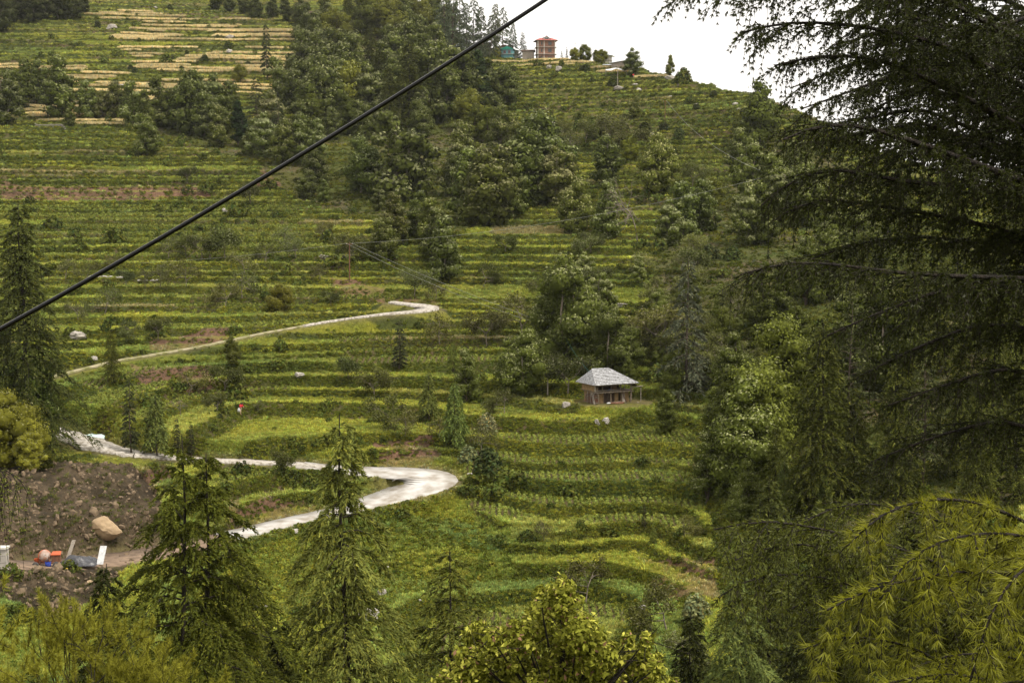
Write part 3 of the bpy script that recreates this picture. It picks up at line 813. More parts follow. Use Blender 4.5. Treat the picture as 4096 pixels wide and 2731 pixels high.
def conifer(seed, wr=0.36, nb=60, droop=0.35, dens=1.0, hue=(0.045,0.055,0.014), spray=0.030, base=0.06, gaps=0.0, twin=False, up=0.25, flat=1.0, tier=True, needle_w=0.16):
    """deodar-like tree: tiers of arching boughs with drooping sprays"""
    rs = np.random.default_rng(seed)
    R = wr / 2
    paths = [(np.c_[0.006*np.sin(np.linspace(0,9,9)), 0.006*np.cos(np.linspace(0,7,9)), np.linspace(-0.05, 1.0, 9)], 0.013 * (1.04 - np.linspace(0, 1, 9)) + 0.0008)]
    tops = [(0, 0, 1.0)]
    if twin:
        s = np.linspace(0, 1, 6)
        paths.append((np.c_[0.055 * sstep(0, 0.5, s), 0.02 * s, 0.45 + 0.50 * s], 0.008 * (1.04 - s) + 0.0008)); tops.append((0.055, 0.02, 0.95))
    AP, AD, AS, AB = [], [], [], []
    for i in range(nb):
        f = (i + rs.uniform(0, 1)) / nb
        z = base + (0.985 - base) * f
        if gaps and rs.uniform() < gaps: continue
        tx, ty, tz = tops[0]
        if twin and z > 0.5 and i % 2: tx, ty, tz = tops[1]; z = min(z, 0.93)
        a = i * 2.399 + rs.normal(0, 0.35)
        L = R * (1.02 - ((z - base) / (tz - base)) ** 1.25) * rs.uniform(0.72, 1.18) + 0.012
        n = 9; s = np.linspace(0, 1, n)
        ca, sa = math.cos(a), math.sin(a)
        rise = up * (0.4 + f) * rs.uniform(0.6, 1.3)
        zz = z + L * (rise * s - (droop + rise * 0.75) * s ** 2.4)
        bend = rs.normal(0, 0.12)
        px_, py_ = L * s * np.cos(a + bend * s), L * s * np.sin(a + bend * s)
        Pb = np.c_[tx + px_, ty + py_, zz]
        paths.append((Pb[::2], (0.0045 * (L / R) ** 0.7 + 0.0006) * (1 - 0.85 * s[::2])))
        m = max(int(26 * dens * L / R), 4)                       # side twigs
        st = rs.uniform(0.14, 1.0, m) ** 0.85
        side = rs.choice([-1, 1], m)
        tl = L * 0.40 * (1.08 - st) ** 0.7 * rs.uniform(0.6, 1.2, m) + spray * 0.9
        bx = np.interp(st, s, Pb[:, 0]); by = np.interp(st, s, Pb[:, 1]); bz = np.interp(st, s, Pb[:, 2])
        ta = a + side * rs.uniform(0.55, 1.05, m)
        q = 6
        u = rs.uniform(0.1, 1, (m, q))
        X = bx[:, None] + tl[:, None] * u * np.cos(ta)[:, None]; Y = by[:, None] + tl[:, None] * u * np.sin(ta)[:, None]
        Z = bz[:, None] - tl[:, None] * (0.25 * u + droop * 1.3 * u ** 2) * flat
        AP.append(np.stack([X, Y, Z], -1).reshape(-1, 3))
        D = np.stack([np.cos(ta)[:, None] + 0 * u, np.sin(ta)[:, None] + 0 * u, -0.35 - droop * 1.6 * u], -1).reshape(-1, 3)
        AD.append(D); AS.append(np.full(m * q, spray) * rs.uniform(0.7, 1.25, m * q)); AB.append(np.full(m * q, rs.uniform(0.8, 1.2)))
        # along the bough itself
        m2 = max(int(16 * dens * L / R), 5); s2 = rs.uniform(0.1, 1, m2)
        AP.append(np.c_[np.interp(s2, s, Pb[:, 0]), np.interp(s2, s, Pb[:, 1]), np.interp(s2, s, Pb[:, 2])])
        AD.append(np.c_[np.full(m2, ca), np.full(m2, sa), np.full(m2, 0.15)]); AS.append(np.full(m2, spray)); AB.append(np.ones(m2))
    P = np.concatenate(AP); D = np.concatenate(AD); Sz = np.concatenate(AS); Bb = np.concatenate(AB)
    n = len(P)
    D = D / np.linalg.norm(D, axis=1)[:, None] + rs.normal(size=(n, 3)) * 0.42; D /= np.linalg.norm(D, axis=1)[:, None]
    r = rs.normal(size=(n, 3)) + np.array([0, 0, 0.0]); O = np.cross(D, r); O /= np.linalg.norm(O, axis=1)[:, None]
    w = (Sz * needle_w)[:, None]; s_ = Sz[:, None]
    v = np.stack([P - O * w * 0.4, P + O * w * 0.4, P + D * s_ * 0.55 + O * w, P + D * s_, P + D * s_ * 0.5 - O * w], 1)
    # each spray: a narrow blade (quad + tip) crossed by a second quad
    Fq = np.arange(n)[:, None] * 5
    quad = np.c_[Fq, Fq + 1, Fq + 2, Fq + 4]
    tip = np.c_[Fq + 4, Fq + 2, Fq + 3, Fq + 3]
    me = bpy.data.meshes.new('crown')
    V = v.reshape(-1, 3)
    me.vertices.add(len(V)); me.vertices.foreach_set('co', V.astype(np.float32).ravel())
    tri = np.c_[Fq + 4, Fq + 2, Fq + 3]
    lv = np.concatenate([quad.ravel(), tri.ravel()]).astype(np.int32)
    me.loops.add(len(lv)); me.loops.foreach_set('vertex_index', lv)
    me.polygons.add(2 * n); me.polygons.foreach_set('loop_start', np.concatenate([np.arange(n) * 4, 4 * n + np.arange(n) * 3]).astype(np.int32))
    col = np.array(hue) * (rs.uniform(0.65, 1.35, n) * Bb)[:, None]
    tipc = (s_ [:, 0] > 0) & (rs.uniform(size=n) < 0.3); col[tipc] *= np.array([1.5, 1.35, 1.2])
    at = me.color_attributes.new('Col', 'FLOAT_COLOR', 'POINT'); at.data.foreach_set('color', np.c_[np.repeat(col, 5, 0), np.ones(5 * n)].astype(np.float32).ravel())
    me.update(calc_edges=True); me.materials.append(M['needle'])
    tv, tf = tubes(paths, 5)
    return np_mesh('trunk', tv, tf, M['bark']), me

def plume_conifer(seed, wr=0.5, nb=110, twigs=34, q=14, spray=0.006, droop=0.45, rise=0.25, hue=(0.062,0.072,0.014), twin=False, base=0.08, gaps=0.0, fan=0.30, sw=0.22, trunk_r=0.011, hang=0.5, tops=1.0):
    """cedar whose boughs are separate dense fans that arch out and droop at the tip"""
    rs = np.random.default_rng(seed); R = wr / 2
    zt = np.linspace(-0.05, 1.0, 9)
    paths = [(np.c_[0.006*np.sin(zt*9), 0.006*np.cos(zt*7), zt], trunk_r * (1.04 - zt) + 0.0006)]
    if twin:
        s = np.linspace(0, 1, 6); paths.append((np.c_[0.05 * sstep(0, 0.5, s), 0.02 * s, 0.5 + 0.46 * s], 0.006 * (1.04 - s) + 0.0006))
    AP, AD, AB = [], [], []
    for i in range(nb):
        f = (i + rs.uniform(0, 1)) / nb
        if gaps and rs.uniform() < gaps: continue
        z = base + (0.985 - base) * f ** 0.92
        tx = ty = 0.0; tz = 1.0
        if twin and z > 0.55 and i % 2: tx, ty, tz = 0.05, 0.02, 0.96; z = min(z, 0.945)
        a = i * 2.399 + rs.normal(0, 0.3)
        g = (z - base) / (tz - base)
        L = R * (1.0 - g ** 1.15) ** 0.9 * rs.uniform(0.6, 1.25) + 0.012
        n = 10; s = np.linspace(0, 1, n)
        rz_ = rise * (0.6 + 1.2 * g * tops) * rs.uniform(0.6, 1.4)
        dz = L * (rz_ * s - (droop * rs.uniform(0.7, 1.3) + rz_ * 0.8) * s ** 2.6)
        bend = rs.normal(0, 0.15)
        Pb = np.c_[tx + L * s * np.cos(a + bend * s), ty + L * s * np.sin(a + bend * s), z + dz]
        paths.append((Pb[::3], (0.0030 * (L / R) ** 0.8 + 0.0004) * (1 - 0.85 * s[::3])))
        m = max(int(twigs * (L / R) ** 0.8), 5)
        st = rs.uniform(0.04, 1.0, m)
        side = rs.choice([-1, 1], m)
        tl = (L * fan * np.sin(np.clip(st * 0.86 + 0.14, 0, 1) * 2.6) + spray * 1.5) * rs.uniform(0.6, 1.15, m)
        b_ = [np.interp(st, s, Pb[:, c]) for c in range(3)]
        ta = a + side * rs.uniform(0.35, 1.0, m)
        u = rs.uniform(0.0, 1, (m, q))
        hg = rs.uniform(0.6, 1.4, m)[:, None] * hang
        X = b_[0][:, None] + tl[:, None] * u * np.cos(ta)[:, None]; Y = b_[1][:, None] + tl[:, None] * u * np.sin(ta)[:, None]
        Z = b_[2][:, None] - tl[:, None] * (0.10 * u + hg * u ** 2) + rs.normal(0, spray * 0.12, (m, q))
        AP.append(np.stack([X, Y, Z], -1).reshape(-1, 3))
        AD.append(np.stack([np.cos(ta)[:, None] + 0 * u, np.sin(ta)[:, None] + 0 * u, -0.15 - 1.5 * hg * u], -1).reshape(-1, 3)); AB.append(np.full(m * q, rs.uniform(0.8, 1.2)))
    P = np.concatenate(AP); D = np.concatenate(AD); Bb = np.concatenate(AB); n = len(P)
    D /= np.linalg.norm(D, axis=1)[:, None]; D = D + rs.normal(size=(n, 3)) * 0.38 + np.array([0, 0, 0.12]); D /= np.linalg.norm(D, axis=1)[:, None]
    O = np.cross(D, np.array([0, 0, 1.0]) + rs.normal(size=(n, 3)) * 0.5); O /= np.linalg.norm(O, axis=1)[:, None] + 1e-9
    sz = (spray * rs.uniform(0.7, 1.4, n))[:, None]
    V = np.stack([P - O * sz * sw * 0.5, P + O * sz * sw * 0.5, P + D * sz], 1).reshape(-1, 3)
    col = np.array(hue) * (rs.uniform(0.65, 1.35, n) * Bb)[:, None]
    k = rs.uniform(size=n) < 0.25; col[k] *= np.array([1.5, 1.35, 1.1])
    crown = np_mesh('crown', V, np.arange(3 * n).reshape(n, 3), M['needle'], np.repeat(col, 3, 0))
    tv, tf = tubes(paths, 5)
    return np_mesh('trunk', tv, tf, M['dark_bark']), crown

def branching(seed, h=1.0, levels=4, spread=0.5, r0=0.022, nb=3, forks=0.22, lean=0.0, grav=0.05):
    """bare branch skeleton: list of paths and its twig ends"""
    rs = np.random.default_rng(seed)
    paths, ends = [], []
    def grow(p, d, L, r, lv):
        n = 4; pts = [p]; 
        for i in range(n - 1):
            d = d + rs.normal(0, 0.16, 3) + np.array([0, 0, 0.05 if lv < 2 else -grav]); d /= np.linalg.norm(d)
            pts.append(pts[-1] + d * L / (n - 1))
        pts = np.array(pts); paths.append((pts, r * np.linspace(1, 0.62, n)))
        if lv >= levels: ends.append((pts[-1], d)); ends.append((pts[1], d)); return
        for k in range(nb if lv else nb + 1):
            dd = d + rs.normal(0, spread, 3); dd[2] = dd[2] * 0.6 + 0.15; dd /= np.linalg.norm(dd)
            grow(pts[-1] if k else pts[2], dd, L * rs.uniform(0.6, 0.85), r * 0.6, lv + 1)
    grow(np.array([0, 0, -0.03]), np.array([lean, 0, 1.0]), h * forks * 1.2, r0, 0)
    return paths, ends

def orchard(seed, leaves_per=16, leaf=0.034, hue=(0.090,0.098,0.024), spread=0.6, bare=False, forks=0.26, cl=0.06):
    rs = np.random.default_rng(seed + 9)
    paths, ends = branching(seed, spread=spread, forks=forks)
    E = np.array([e[0] for e in ends])
    allp = np.concatenate([p for p, r in paths] + [E])
    zmax = allp[:, 2].max(); k = 1.0 / zmax
    paths = [(p * k, r) for p, r in paths]; E = E * k
    tv, tf = tubes([p for p in paths], 4)
    trunk = np_mesh('trunk', tv, tf, M['grey_bark'])
    if bare: return trunk, None
    n = len(E) * leaves_per
    P = np.repeat(E, leaves_per, 0) + rs.normal(size=(n, 3)) * cl
    V, Fq = quad_leaves(P, rs.normal(size=(n, 3)) + np.array([0, 0, 0.7]), leaf * rs.uniform(0.6, 1.3, n), rs, 1.7)
    col = np.array(hue) * rs.uniform(0.6, 1.4, n)[:, None]
    pl = rs.uniform(size=n) < 0.12; col[pl] = np.array([0.16,0.16,0.09])
    return trunk, np_mesh('crown', V, Fq, M['leaf'], np.repeat(col, 4, 0))

LIB = {}
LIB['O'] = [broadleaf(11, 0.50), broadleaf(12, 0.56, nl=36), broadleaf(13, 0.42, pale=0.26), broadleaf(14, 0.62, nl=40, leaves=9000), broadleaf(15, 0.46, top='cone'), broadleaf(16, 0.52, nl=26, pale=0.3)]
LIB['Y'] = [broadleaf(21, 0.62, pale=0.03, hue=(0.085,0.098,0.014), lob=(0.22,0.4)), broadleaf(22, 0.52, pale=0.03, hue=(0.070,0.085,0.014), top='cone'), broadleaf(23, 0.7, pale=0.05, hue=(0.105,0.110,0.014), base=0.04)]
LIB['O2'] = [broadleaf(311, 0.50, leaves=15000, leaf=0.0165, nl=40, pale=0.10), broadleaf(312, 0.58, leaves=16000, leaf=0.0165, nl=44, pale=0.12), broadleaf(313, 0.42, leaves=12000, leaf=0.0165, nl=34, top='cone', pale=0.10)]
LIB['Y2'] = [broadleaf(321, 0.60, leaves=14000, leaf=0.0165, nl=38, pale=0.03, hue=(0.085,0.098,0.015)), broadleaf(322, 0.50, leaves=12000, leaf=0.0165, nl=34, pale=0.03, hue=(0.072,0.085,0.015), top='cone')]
LIB['C'] = [broadleaf(31, 0.30, pale=0.0, hue=(0.025,0.038,0.012), top='cone', nl=50, base=0.12)]
LIB['D'] = [plume_conifer(41, 0.42, 90, 16, 9, spray=0.028, sw=0.42), plume_conifer(42, 0.36, 90, 16, 9, spray=0.028, droop=0.6, sw=0.42), plume_conifer(43, 0.48, 80, 18, 9, spray=0.028, sw=0.42)]
LIB['D2'] = [plume_conifer(46, 0.40, 110, 24, 12, spray=0.018, sw=0.40), plume_conifer(47, 0.46, 100, 26, 12, spray=0.018, droop=0.55, sw=0.40)]
LIB['H'] = [conifer(44, 0.34, 60, hue=(0.075,0.09,0.055), gaps=0.1), conifer(45, 0.40, 54, hue=(0.075,0.09,0.055), gaps=0.15)]  # haze painted into the needles: a greyer, paler green
LIB['P'] = [conifer(51, 0.36, 44, droop=0.15, gaps=0.25, hue=(0.05,0.058,0.022), base=0.22, up=0.45, dens=0.8), conifer(52, 0.16, 40, droop=0.3, gaps=0.15, hue=(0.045,0.05,0.022), base=0.12, dens=0.9)]
LIB['L'] = [conifer(61, 0.46, 50, droop=0.5, hue=(0.115,0.15,0.035), spray=0.045), conifer(62, 0.38, 50, droop=0.6, hue=(0.10,0.13,0.035), spray=0.04, base=0.2)]
LIB['F'] = [orchard(71), orchard(72, spread=0.75), orchard(73, leaves_per=10, forks=0.3), orchard(74, leaves_per=22, hue=(0.055,0.065,0.016), cl=0.075), orchard(75, leaves_per=7, forks=0.32)]
LIB['X'] = [orchard(81, bare=True, spread=0.55, forks=0.30), orchard(82, bare=True, spread=0.4)]
def shrub(seed, n, hue, leaf, rz=1.0):
    me = bushy_mesh('crown', n, 0.55, rz, leaf, seed, M['leaf'])
    at = me.color_attributes['Col']; c = np.zeros(len(at.data) * 4, np.float32); at.data.foreach_get('color', c); c = c.reshape(-1, 4); c[:, :3] *= hue; at.data.foreach_set('color', c.ravel())
    rs = np.random.default_rng(seed)
    ps = []
    for i in range(7):
        a = rs.uniform(0, 6.28); e = np.array([math.cos(a)*0.4, math.sin(a)*0.4, rz * rs.uniform(0.5, 0.9)])
        s = np.linspace(0, 1, 4)[:, None]; ps.append((e * s * np.array([[1, 1, 1]]) + np.array([0, 0, -0.05]) * (1 - s), 0.03 * (1 - 0.8 * s[:, 0])))
    tv, tf = tubes(ps, 4)
    return np_mesh('stems', tv, tf, M['bark']), me
LIB['S'] = [shrub(91, 700, (0.040,0.052,0.014), 0.11), shrub(92, 600, (0.06,0.072,0.016), 0.12), shrub(93, 700, (0.040,0.048,0.016), 0.10, 0.8)]
LIB['Q'] = [shrub(95, 700, (0.15,0.16,0.07), 0.10)]

NAMES = dict(O=('evergreen_oak_tree', 'tree'), Y=('broadleaf_tree', 'tree'), C=('dark_columnar_tree', 'tree'), D=('cedar_tree', 'conifer'), H=('hazy_conifer', 'conifer'), P=('pine_tree', 'conifer'),
             L=('young_cedar_tree', 'conifer'), F=('orchard_tree', 'fruit tree'), X=('bare_tree', 'bare tree'), S=('shrub', 'shrub'), Q=('pale_shrub', 'shrub'))
LOOK = dict(O='silvery-tipped evergreen oak', Y='yellow-green leafy tree', C='narrow dark tree', D='dark drooping cedar', H='tall hazy conifer', P='thin open pine',
            L='bright green young cedar', F='small airy fruit tree', X='leafless grey-brown tree', S='dark green rounded shrub', Q='pale flowering shrub')
PLANTED = []          # (object, kind, x pixel, region)
tree_rs = np.random.default_rng(2024)
def put_tree(kind, x, y, z, height, px, region, tint=None, variant=None, wide=1.0, meshes=None, name=None, label=None, rz=None):
    lk = kind + '2' if (kind + '2' in LIB and y < 235 and variant is None) else kind
    tr, cr = meshes or LIB[lk][variant if variant is not None else int(tree_rs.integers(len(LIB[lk])))]
    root = empty(name or NAMES[kind][0], (x, y, z - 0.02 * height), tree_rs.uniform(0, 6.28) if rz is None else rz)
    root.scale = (height * wide, height * wide, height)
    a = link('trunk' if kind not in 'SQ' else 'stems', tr, root)
    if cr:
        b = link('crown', cr, root)
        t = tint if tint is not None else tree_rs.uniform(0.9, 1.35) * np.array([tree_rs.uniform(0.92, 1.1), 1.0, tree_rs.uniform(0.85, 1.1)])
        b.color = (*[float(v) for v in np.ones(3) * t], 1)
    PLANTED.append([root, kind, px, region, label])
    root['category'] = NAMES[kind][1]
    return root
K = 1 / 2.297
def grow(kind, X, Yb, Hd, region, **kw):
    """X, base Y and height read off the photograph at 2352 px across"""
    x, y, z = hit(X * K, min(Yb * K, 681))
    return put_tree(kind, x, y, z, Hd * K * y / F * 1.06, X, region, **kw)
def grow_at(kind, X, Ytop, d, region, **kw):
    """a nearer tree whose foot is below the frame: depth in metres and the pixel of its top"""
    x, y, zt = pt(X * K, Ytop * K, d)
    zg = ground(x, y)
    return put_tree(kind, x, y, zg, zt - zg, X, region, **kw)

R1 = 'in the wood at the top left corner'
for a in [(0,70,90),(22,50,70),(48,42,60),(75,48,70),(105,42,60),(135,45,70),(165,42,62),(185,30,50)]: grow('O', *a, R1, tint=0.5)
R2 = 'in the tree belt below the wheat'
for kd, *a in [('O',5,287,112),('O',50,247,108),('O',88,237,92),('O',142,273,134),('O',197,273,82),('O',235,275,64),('O',268,275,82),('O',307,293,102),('O',333,352,88),('O',158,287,36),
               ('O',370,290,108),('O',407,295,92),('O',443,305,132),('O',468,315,97),('O',507,338,90),('O',520,300,112),('C',548,335,97),('P',590,320,135),('O',607,362,97),('O',655,372,90),
               ('O',573,355,50),('O',690,375,107),('O',727,365,87),('O',30,260,70),('O',120,240,60),('O',340,290,80),('O',425,300,110),('O',487,320,90),('O',490,300,120),('O',630,330,110),('P',640,345,110)]:
    grow(kd, *a, R2, variant=0 if kd == 'P' else None)
for a in [(717,420,77),(710,457,62),(745,465,50)]: grow('O', *a, 'beside the bare earth bank')
R3 = 'on the wheat terraces'
grow('P', 613, 182, 120, R3, variant=1); grow('Y', 553, 190, 40, R3); grow('O', 637, 243, 108, R3, wide=0.9)
for a in [(417,162,14),(310,165,11),(470,140,15),(395,135,10),(570,150,13),(500,90,11),(300,160,12),(225,60,14),(265,195,13),(430,125,10),(320,95,9),(390,20,11)]: grow('S', *a, R3)
for a in [(590,40,48),(655,45,52),(625,38,40),(560,30,40),(530,25,44),(690,60,60),(500,20,40)]: grow('O', *a, 'along the top edge above the wheat', tint=0.7)
R4 = 'in the big wood below the village'
for kd, *a in [('O',700,100,85),('O',720,130,95),('O',745,95,95),('Y',775,110,85),('D',800,70,90),('Y',830,75,90),('D',860,80,90),('Y',890,90,95),('O',925,95,95),('Y',960,80,85),('Y',990,70,90),('D',1005,75,95),('O',1035,75,70),
               ('O',695,190,115),('O',730,205,125),('O',770,190,115),('O',810,200,115),('D',850,190,120),('O',890,180,115),('O',930,185,125),('O',965,170,125),('O',1000,180,115),
               ('O',700,262,115),('O',735,290,150),('O',780,280,135),('Y',815,275,125),('O',855,285,125),('D',895,300,140),('D',940,292,190),('O',985,285,165),('O',1030,270,150),('O',1070,265,135),('C',1100,260,135),('O',1130,252,112),('O',1160,238,80),
               ('O',1050,225,105),('O',915,240,110),('D',870,240,120),('O',750,235,120),('O',960,240,120),('O',1010,230,130),('Y',720,300,80),('Y',800,310,85),('O',840,320,75),('Y',1080,300,90),('Y',1120,330,80),('O',760,320,70),('O',960,315,80),
               ('X',1008,235,62),('O',880,320,70),('O',680,240,90),('O',690,300,80)]:
    grow(kd, *a, R4, tint=tree_rs.uniform(0.85, 1.2))
R5 = 'in the middle grove'
for kd, *a in [('O',911,460,195),('O',828,443,120),('O',1058,413,125),('O',1150,360,112),('O',1178,372,112),('O',1211,473,165),('O',1241,450,180),('O',1278,472,130),('O',1078,507,158),('O',1135,514,168),('O',1178,500,120),
               ('Y',1091,327,82),('O',868,484,54),('O',911,525,64),('O',991,565,108),('O',1020,640,135),('O',905,560,110),('O',965,540,95),('O',1000,605,120),('O',1105,440,110),('O',1045,450,95),('O',885,600,95),('O',1115,520,120)]:
    grow(kd, *a, R5, wide=1.1 if a[2] > 140 else 1.0)
R6 = 'right of the middle grove'
for kd, *a in [('O',1330,532,112),('O',1395,550,125),('O',1390,430,112),('O',1510,440,122),('X',1465,560,150),('F',1450,365,62),('O',1395,320,60),('F',1395,340,70),('O',1458,268,46),('Y',1358,320,50),('Y',1448,365,54),('O',1570,545,125),('O',1610,535,115),
               ('O',1545,565,105),('F',1590,430,54),('F',1345,330,50),('F',1310,350,50),('F',1290,320,40),('Y',1640,470,60)]:
    grow(kd, *a, R6, wide=0.5 if kd == 'X' else 1.0)
for a in [(1430,300,26),(1480,310,30),(1525,300,24),(1240,130,9),(1360,190,14),(1335,160,11),(1290,150,12),(1345,165,18),(1404,195,14),(1410,195,22),(1290,300,24),(1560,320,26),(1640,220,16),(1700,300,30),(1600,250,16)]: grow('S', *a, 'on the upper green terraces')
R7 = 'on the ridge by the village'
for kd, *a in [('Y',1340,140,36),('Y',1318,137,26),('Y',1140,116,22),('O',1456,173,58),('Y',1370,140,26),('P',1302,136,28),('S',1570,192,36),('Y',1385,145,30),('S',1130,122,11),('P',1290,135,20)]:
    grow(kd, *a, R7)
grow('O', 1541, 170, 46, R7, variant=2, wide=0.75); grow('S', 1740, 240, 20, R7)
for (X, Yt, d, v) in [(1071,2,600,0),(1088,-12,610,1),(1055,-20,620,1),(1105,10,625,0),(1138,4,600,0),(1155,12,615,1),(1128,30,590,0),(1178,50,600,0),(1201,72,598,1),(1250,82,650,0),(1040,-20,590,0),(1020,-30,600,1)]:
    grow_at('H', X, Yt, d, 'behind the village against the sky', variant=v)
R8 = 'round the little hut'
for kd, *a in [('O',1302,822,205),('O',1275,800,150),('O',1330,815,140),('O',1200,908,135),('O',1225,890,110),('O',1375,740,97),('O',1398,858,138),('O',1425,850,100),('F',1201,772,97),('F',1118,793,75),('P',918,849,112),('F',1011,792,69),('L',1041,858,70),('L',985,966,112),
               ('O',1071,922,104),('L',1045,1030,150),('Q',1118,992,45),('F',1105,1038,58),('F',1158,950,52),('F',1305,906,82),('F',1518,812,102),('Y',1540,905,95),('Y',1530,998,100),('F',951,683,62),('F',1111,658,52),('F',1161,579,37),
               ('F',1255,700,60),('F',1270,860,55),('F',1450,800,60),('Y',1440,880,60),('S',1345,858,30),('F',860,920,70),('F',900,980,70),('F',930,1000,60),('F',1010,1010,50),('F',1180,860,50),('Q',1075,1060,40),('S',1120,1085,60)]:
    if kd == 'O': a = [a[0], a[1], a[2] * 1.12]
    grow(kd, *a, R8, tint=tree_rs.uniform(1.1, 1.5) if kd in 'OY' else None, variant=1 if kd == 'P' else (1 if (kd == 'L' and a[0] == 985) else None), wide=1.5 if kd == 'P' else 1.0)
R9 = 'among the left orchard terraces'
for kd, *a in [('F',387,593,47),('F',427,590,47),('F',464,596,52),('F',517,596,67),('F',290,656,34),('F',427,659,62),('F',367,659,52),('F',557,686,62),('F',517,706,52),('Y',650,716,62),('F',563,630,52),('F',680,593,42),('F',653,573,52),('F',734,643,37),
               ('F',180,736,42),('D',257,883,118),('Y',530,840,66),('F',517,900,58),('F',433,906,52),('F',310,780,42),('F',363,780,47),('F',240,722,62),('F',500,946,42),('F',592,946,27),('X',413,953,37),('P',300,1043,172),('L',360,1050,145),('P',407,1045,85),('P',440,1045,72),
               ('F',800,600,50),('F',740,545,36),('F',805,600,60),('F',150,640,46),('F',200,640,40),('F',260,620,34),('F',335,660,40),('F',430,420,34),('F',575,470,46),('S',345,350,24),('F',800,870,45),('F',760,700,30),('F',610,600,40),('F',1000,690,40),('S',505,960,14),('F',650,1085,44),('P',345,1045,100)]:
    grow(kd, *a, R9, variant=1 if kd == 'P' else None)
# right-hand gully and cedar forest: filled in by hand-set rows with some scatter
R10 = 'in the scrubby gully'
grow('H', 1577, 900, 295, R10, variant=1)
gz = np.random.default_rng(31)
for i in range(52):
    X = gz.uniform(1330, 1720); Yb = gz.uniform(575, 900)
    if X < 1500 and Yb > 700: X += 170
    if 1500 < X < 1660 and gz.uniform() < 0.3: continue
    kd = gz.choice(['F', 'F', 'Y', 'S', 'F', 'O'])
    grow(str(kd), X, Yb, gz.uniform(38, 78) * (0.6 if kd == 'S' else 1), R10, tint=gz.uniform(1.1, 1.7))
R11 = 'in the dark forest on the right'
for kd, *a in [('O',1700,400,100),('Y',1745,340,145),('O',1730,480,140),('O',1770,480,120),('O',1720,560,120),('O',1760,560,110),('O',1800,500,110),('O',1830,430,100),('O',1850,520,120),('Y',1720,320,80),
               ('D',1885,1180,430),('D',1780,1150,175),('O',1700,1130,255),('O',1625,1150,155),('O',1660,1120,115),('Y',1740,1100,255),('Y',1800,1000,260),('D',1960,1150,260),('D',2050,1150,310),('P',2120,1120,300),
               ('D',2200,1100,300),('L',1890,1190,100),('O',2000,900,250),('D',2280,1000,300),('Y',1750,800,150),('O',1800,760,140),('O',1850,700,150),('D',2060,900,250),('D',2150,850,260),('D',2250,800,250),('D',1980,780,240),('O',1900,680,160),
               ('D',2100,700,200),('D',2200,650,210),('D',2300,640,200),('O',2000,620,140),('O',1930,560,120),('D',2080,560,160),('D',2180,520,150),('D',2330,560,170),('Y',1680,1000,150),('O',1690,900,130),('Y',1640,1000,110),('Y',1660,790,80),('O',1690,1200,85),
               ('Y',1830,880,170),('Y',1870,1000,200),('D',2330,900,300),('D',2330,1150,300),('P',1950,1000,300),('D',2240,1180,260),('Y',1610,1080,60),('Y',1720,1180,120),('Y',1830,1180,110),('L',1800,1180,120)]:
    grow(kd, *a, R11, tint=gz.uniform(0.95, 1.45), variant=0 if kd == 'P' else None)
R12 = 'on the lowest terraces'
for kd, *a in [('F',1530,1450,105),('P',1480,1215,60),('F',1345,1385,95),('L',1500,1250,45),('F',1570,1235,50),('F',1310,1500,70),('F',1280,1480,80),('Q',1600,1420,60),('F',1590,1540,90),('F',1250,1240,44),('P',1320,1380,50)]:
    grow(kd, *a, R12, variant=1 if kd == 'P' else None)
# ------------------------------------------------------------------ nearer conifers and trees on the valley side
def near_conifer(seed, **kw):
    a = dict(nb=230, dens=3.6, spray=0.0105, needle_w=0.15, base=0.10); a.update(kw)
    return conifer(seed, **a)
NC = plume_conifer(141, wr=0.66, nb=150, twigs=90, q=34, twin=True, droop=0.55, rise=0.42, spray=0.0058, sw=0.48, hue=(0.072,0.084,0.013))
RN = 'rising from the valley side'
grow_at('D', 415, 975, 55, RN, meshes=NC, rz=0.4, tint=1.15, label='large dark green cedar with two leading tops in front of the earth cutting')
NC2 = plume_conifer(142, wr=0.46, nb=110, twigs=56, q=20, droop=0.5, rise=0.12, spray=0.0100, sw=0.34, hue=(0.100,0.105,0.022), gaps=0.1, hang=0.8, fan=0.34)
grow_at('P', 785, 925, 62, RN, meshes=NC2, rz=2.0, wide=0.88, name='open_cedar_tree', label='tall thin open cedar standing in front of the concrete road bend')
grow_at('P', 1035, 1245, 70, RN, meshes=plume_conifer(143, wr=0.60, nb=75, twigs=54, q=20, droop=0.25, rise=0.25, spray=0.012, sw=0.36, hue=(0.095,0.100,0.022), gaps=0.12, fan=0.36), rz=1.0, name='sparse_pine_tree', label='sparse pine with bent dark trunk left of the yellow-leaved tree')
NC4 = plume_conifer(144, wr=0.44, nb=120, twigs=46, q=18, droop=0.55, rise=0.15, spray=0.011, sw=0.38, hue=(0.045,0.054,0.014))
grow('D', 62, 1040, 560, RN, meshes=NC4, tint=1.5, label='tall dark cedar at the left edge, the cable crossing its crown')
grow_at('D', 240, 1275, 62, RN, meshes=NC4, tint=0.8, label='slim dark cedar between the brown scree and the two-topped cedar')
NC5 = plume_conifer(145, wr=0.50, nb=95, twigs=50, q=18, droop=0.7, rise=0.2, spray=0.011, sw=0.36, hue=(0.085,0.10,0.026))
grow_at('L', 1705, 1290, 72, RN, meshes=NC5, label='bright green cedar at the bottom edge below the hanging boughs')
grow_at('L', 1770, 1080, 95, RN, meshes=NC5, rz=1.3, tint=0.85, label='pale green cedar with open pointed top beside the dark forest')
grow_at('D', 1590, 1390, 78, RN, meshes=NC4, rz=2.3, tint=0.75, label='dark cedar at the bottom edge right of the yellow-leaved tree')
grow_at('D', 640, 1400, 60, RN, meshes=NC4, rz=3.3, tint=0.9, label='small cedar at the bottom edge between the two tall cedars')
grow_at('D', 1890, 1170, 80, RN, meshes=NC4, rz=5.3, tint=0.6, label='dark cedar behind the bright hanging boughs')
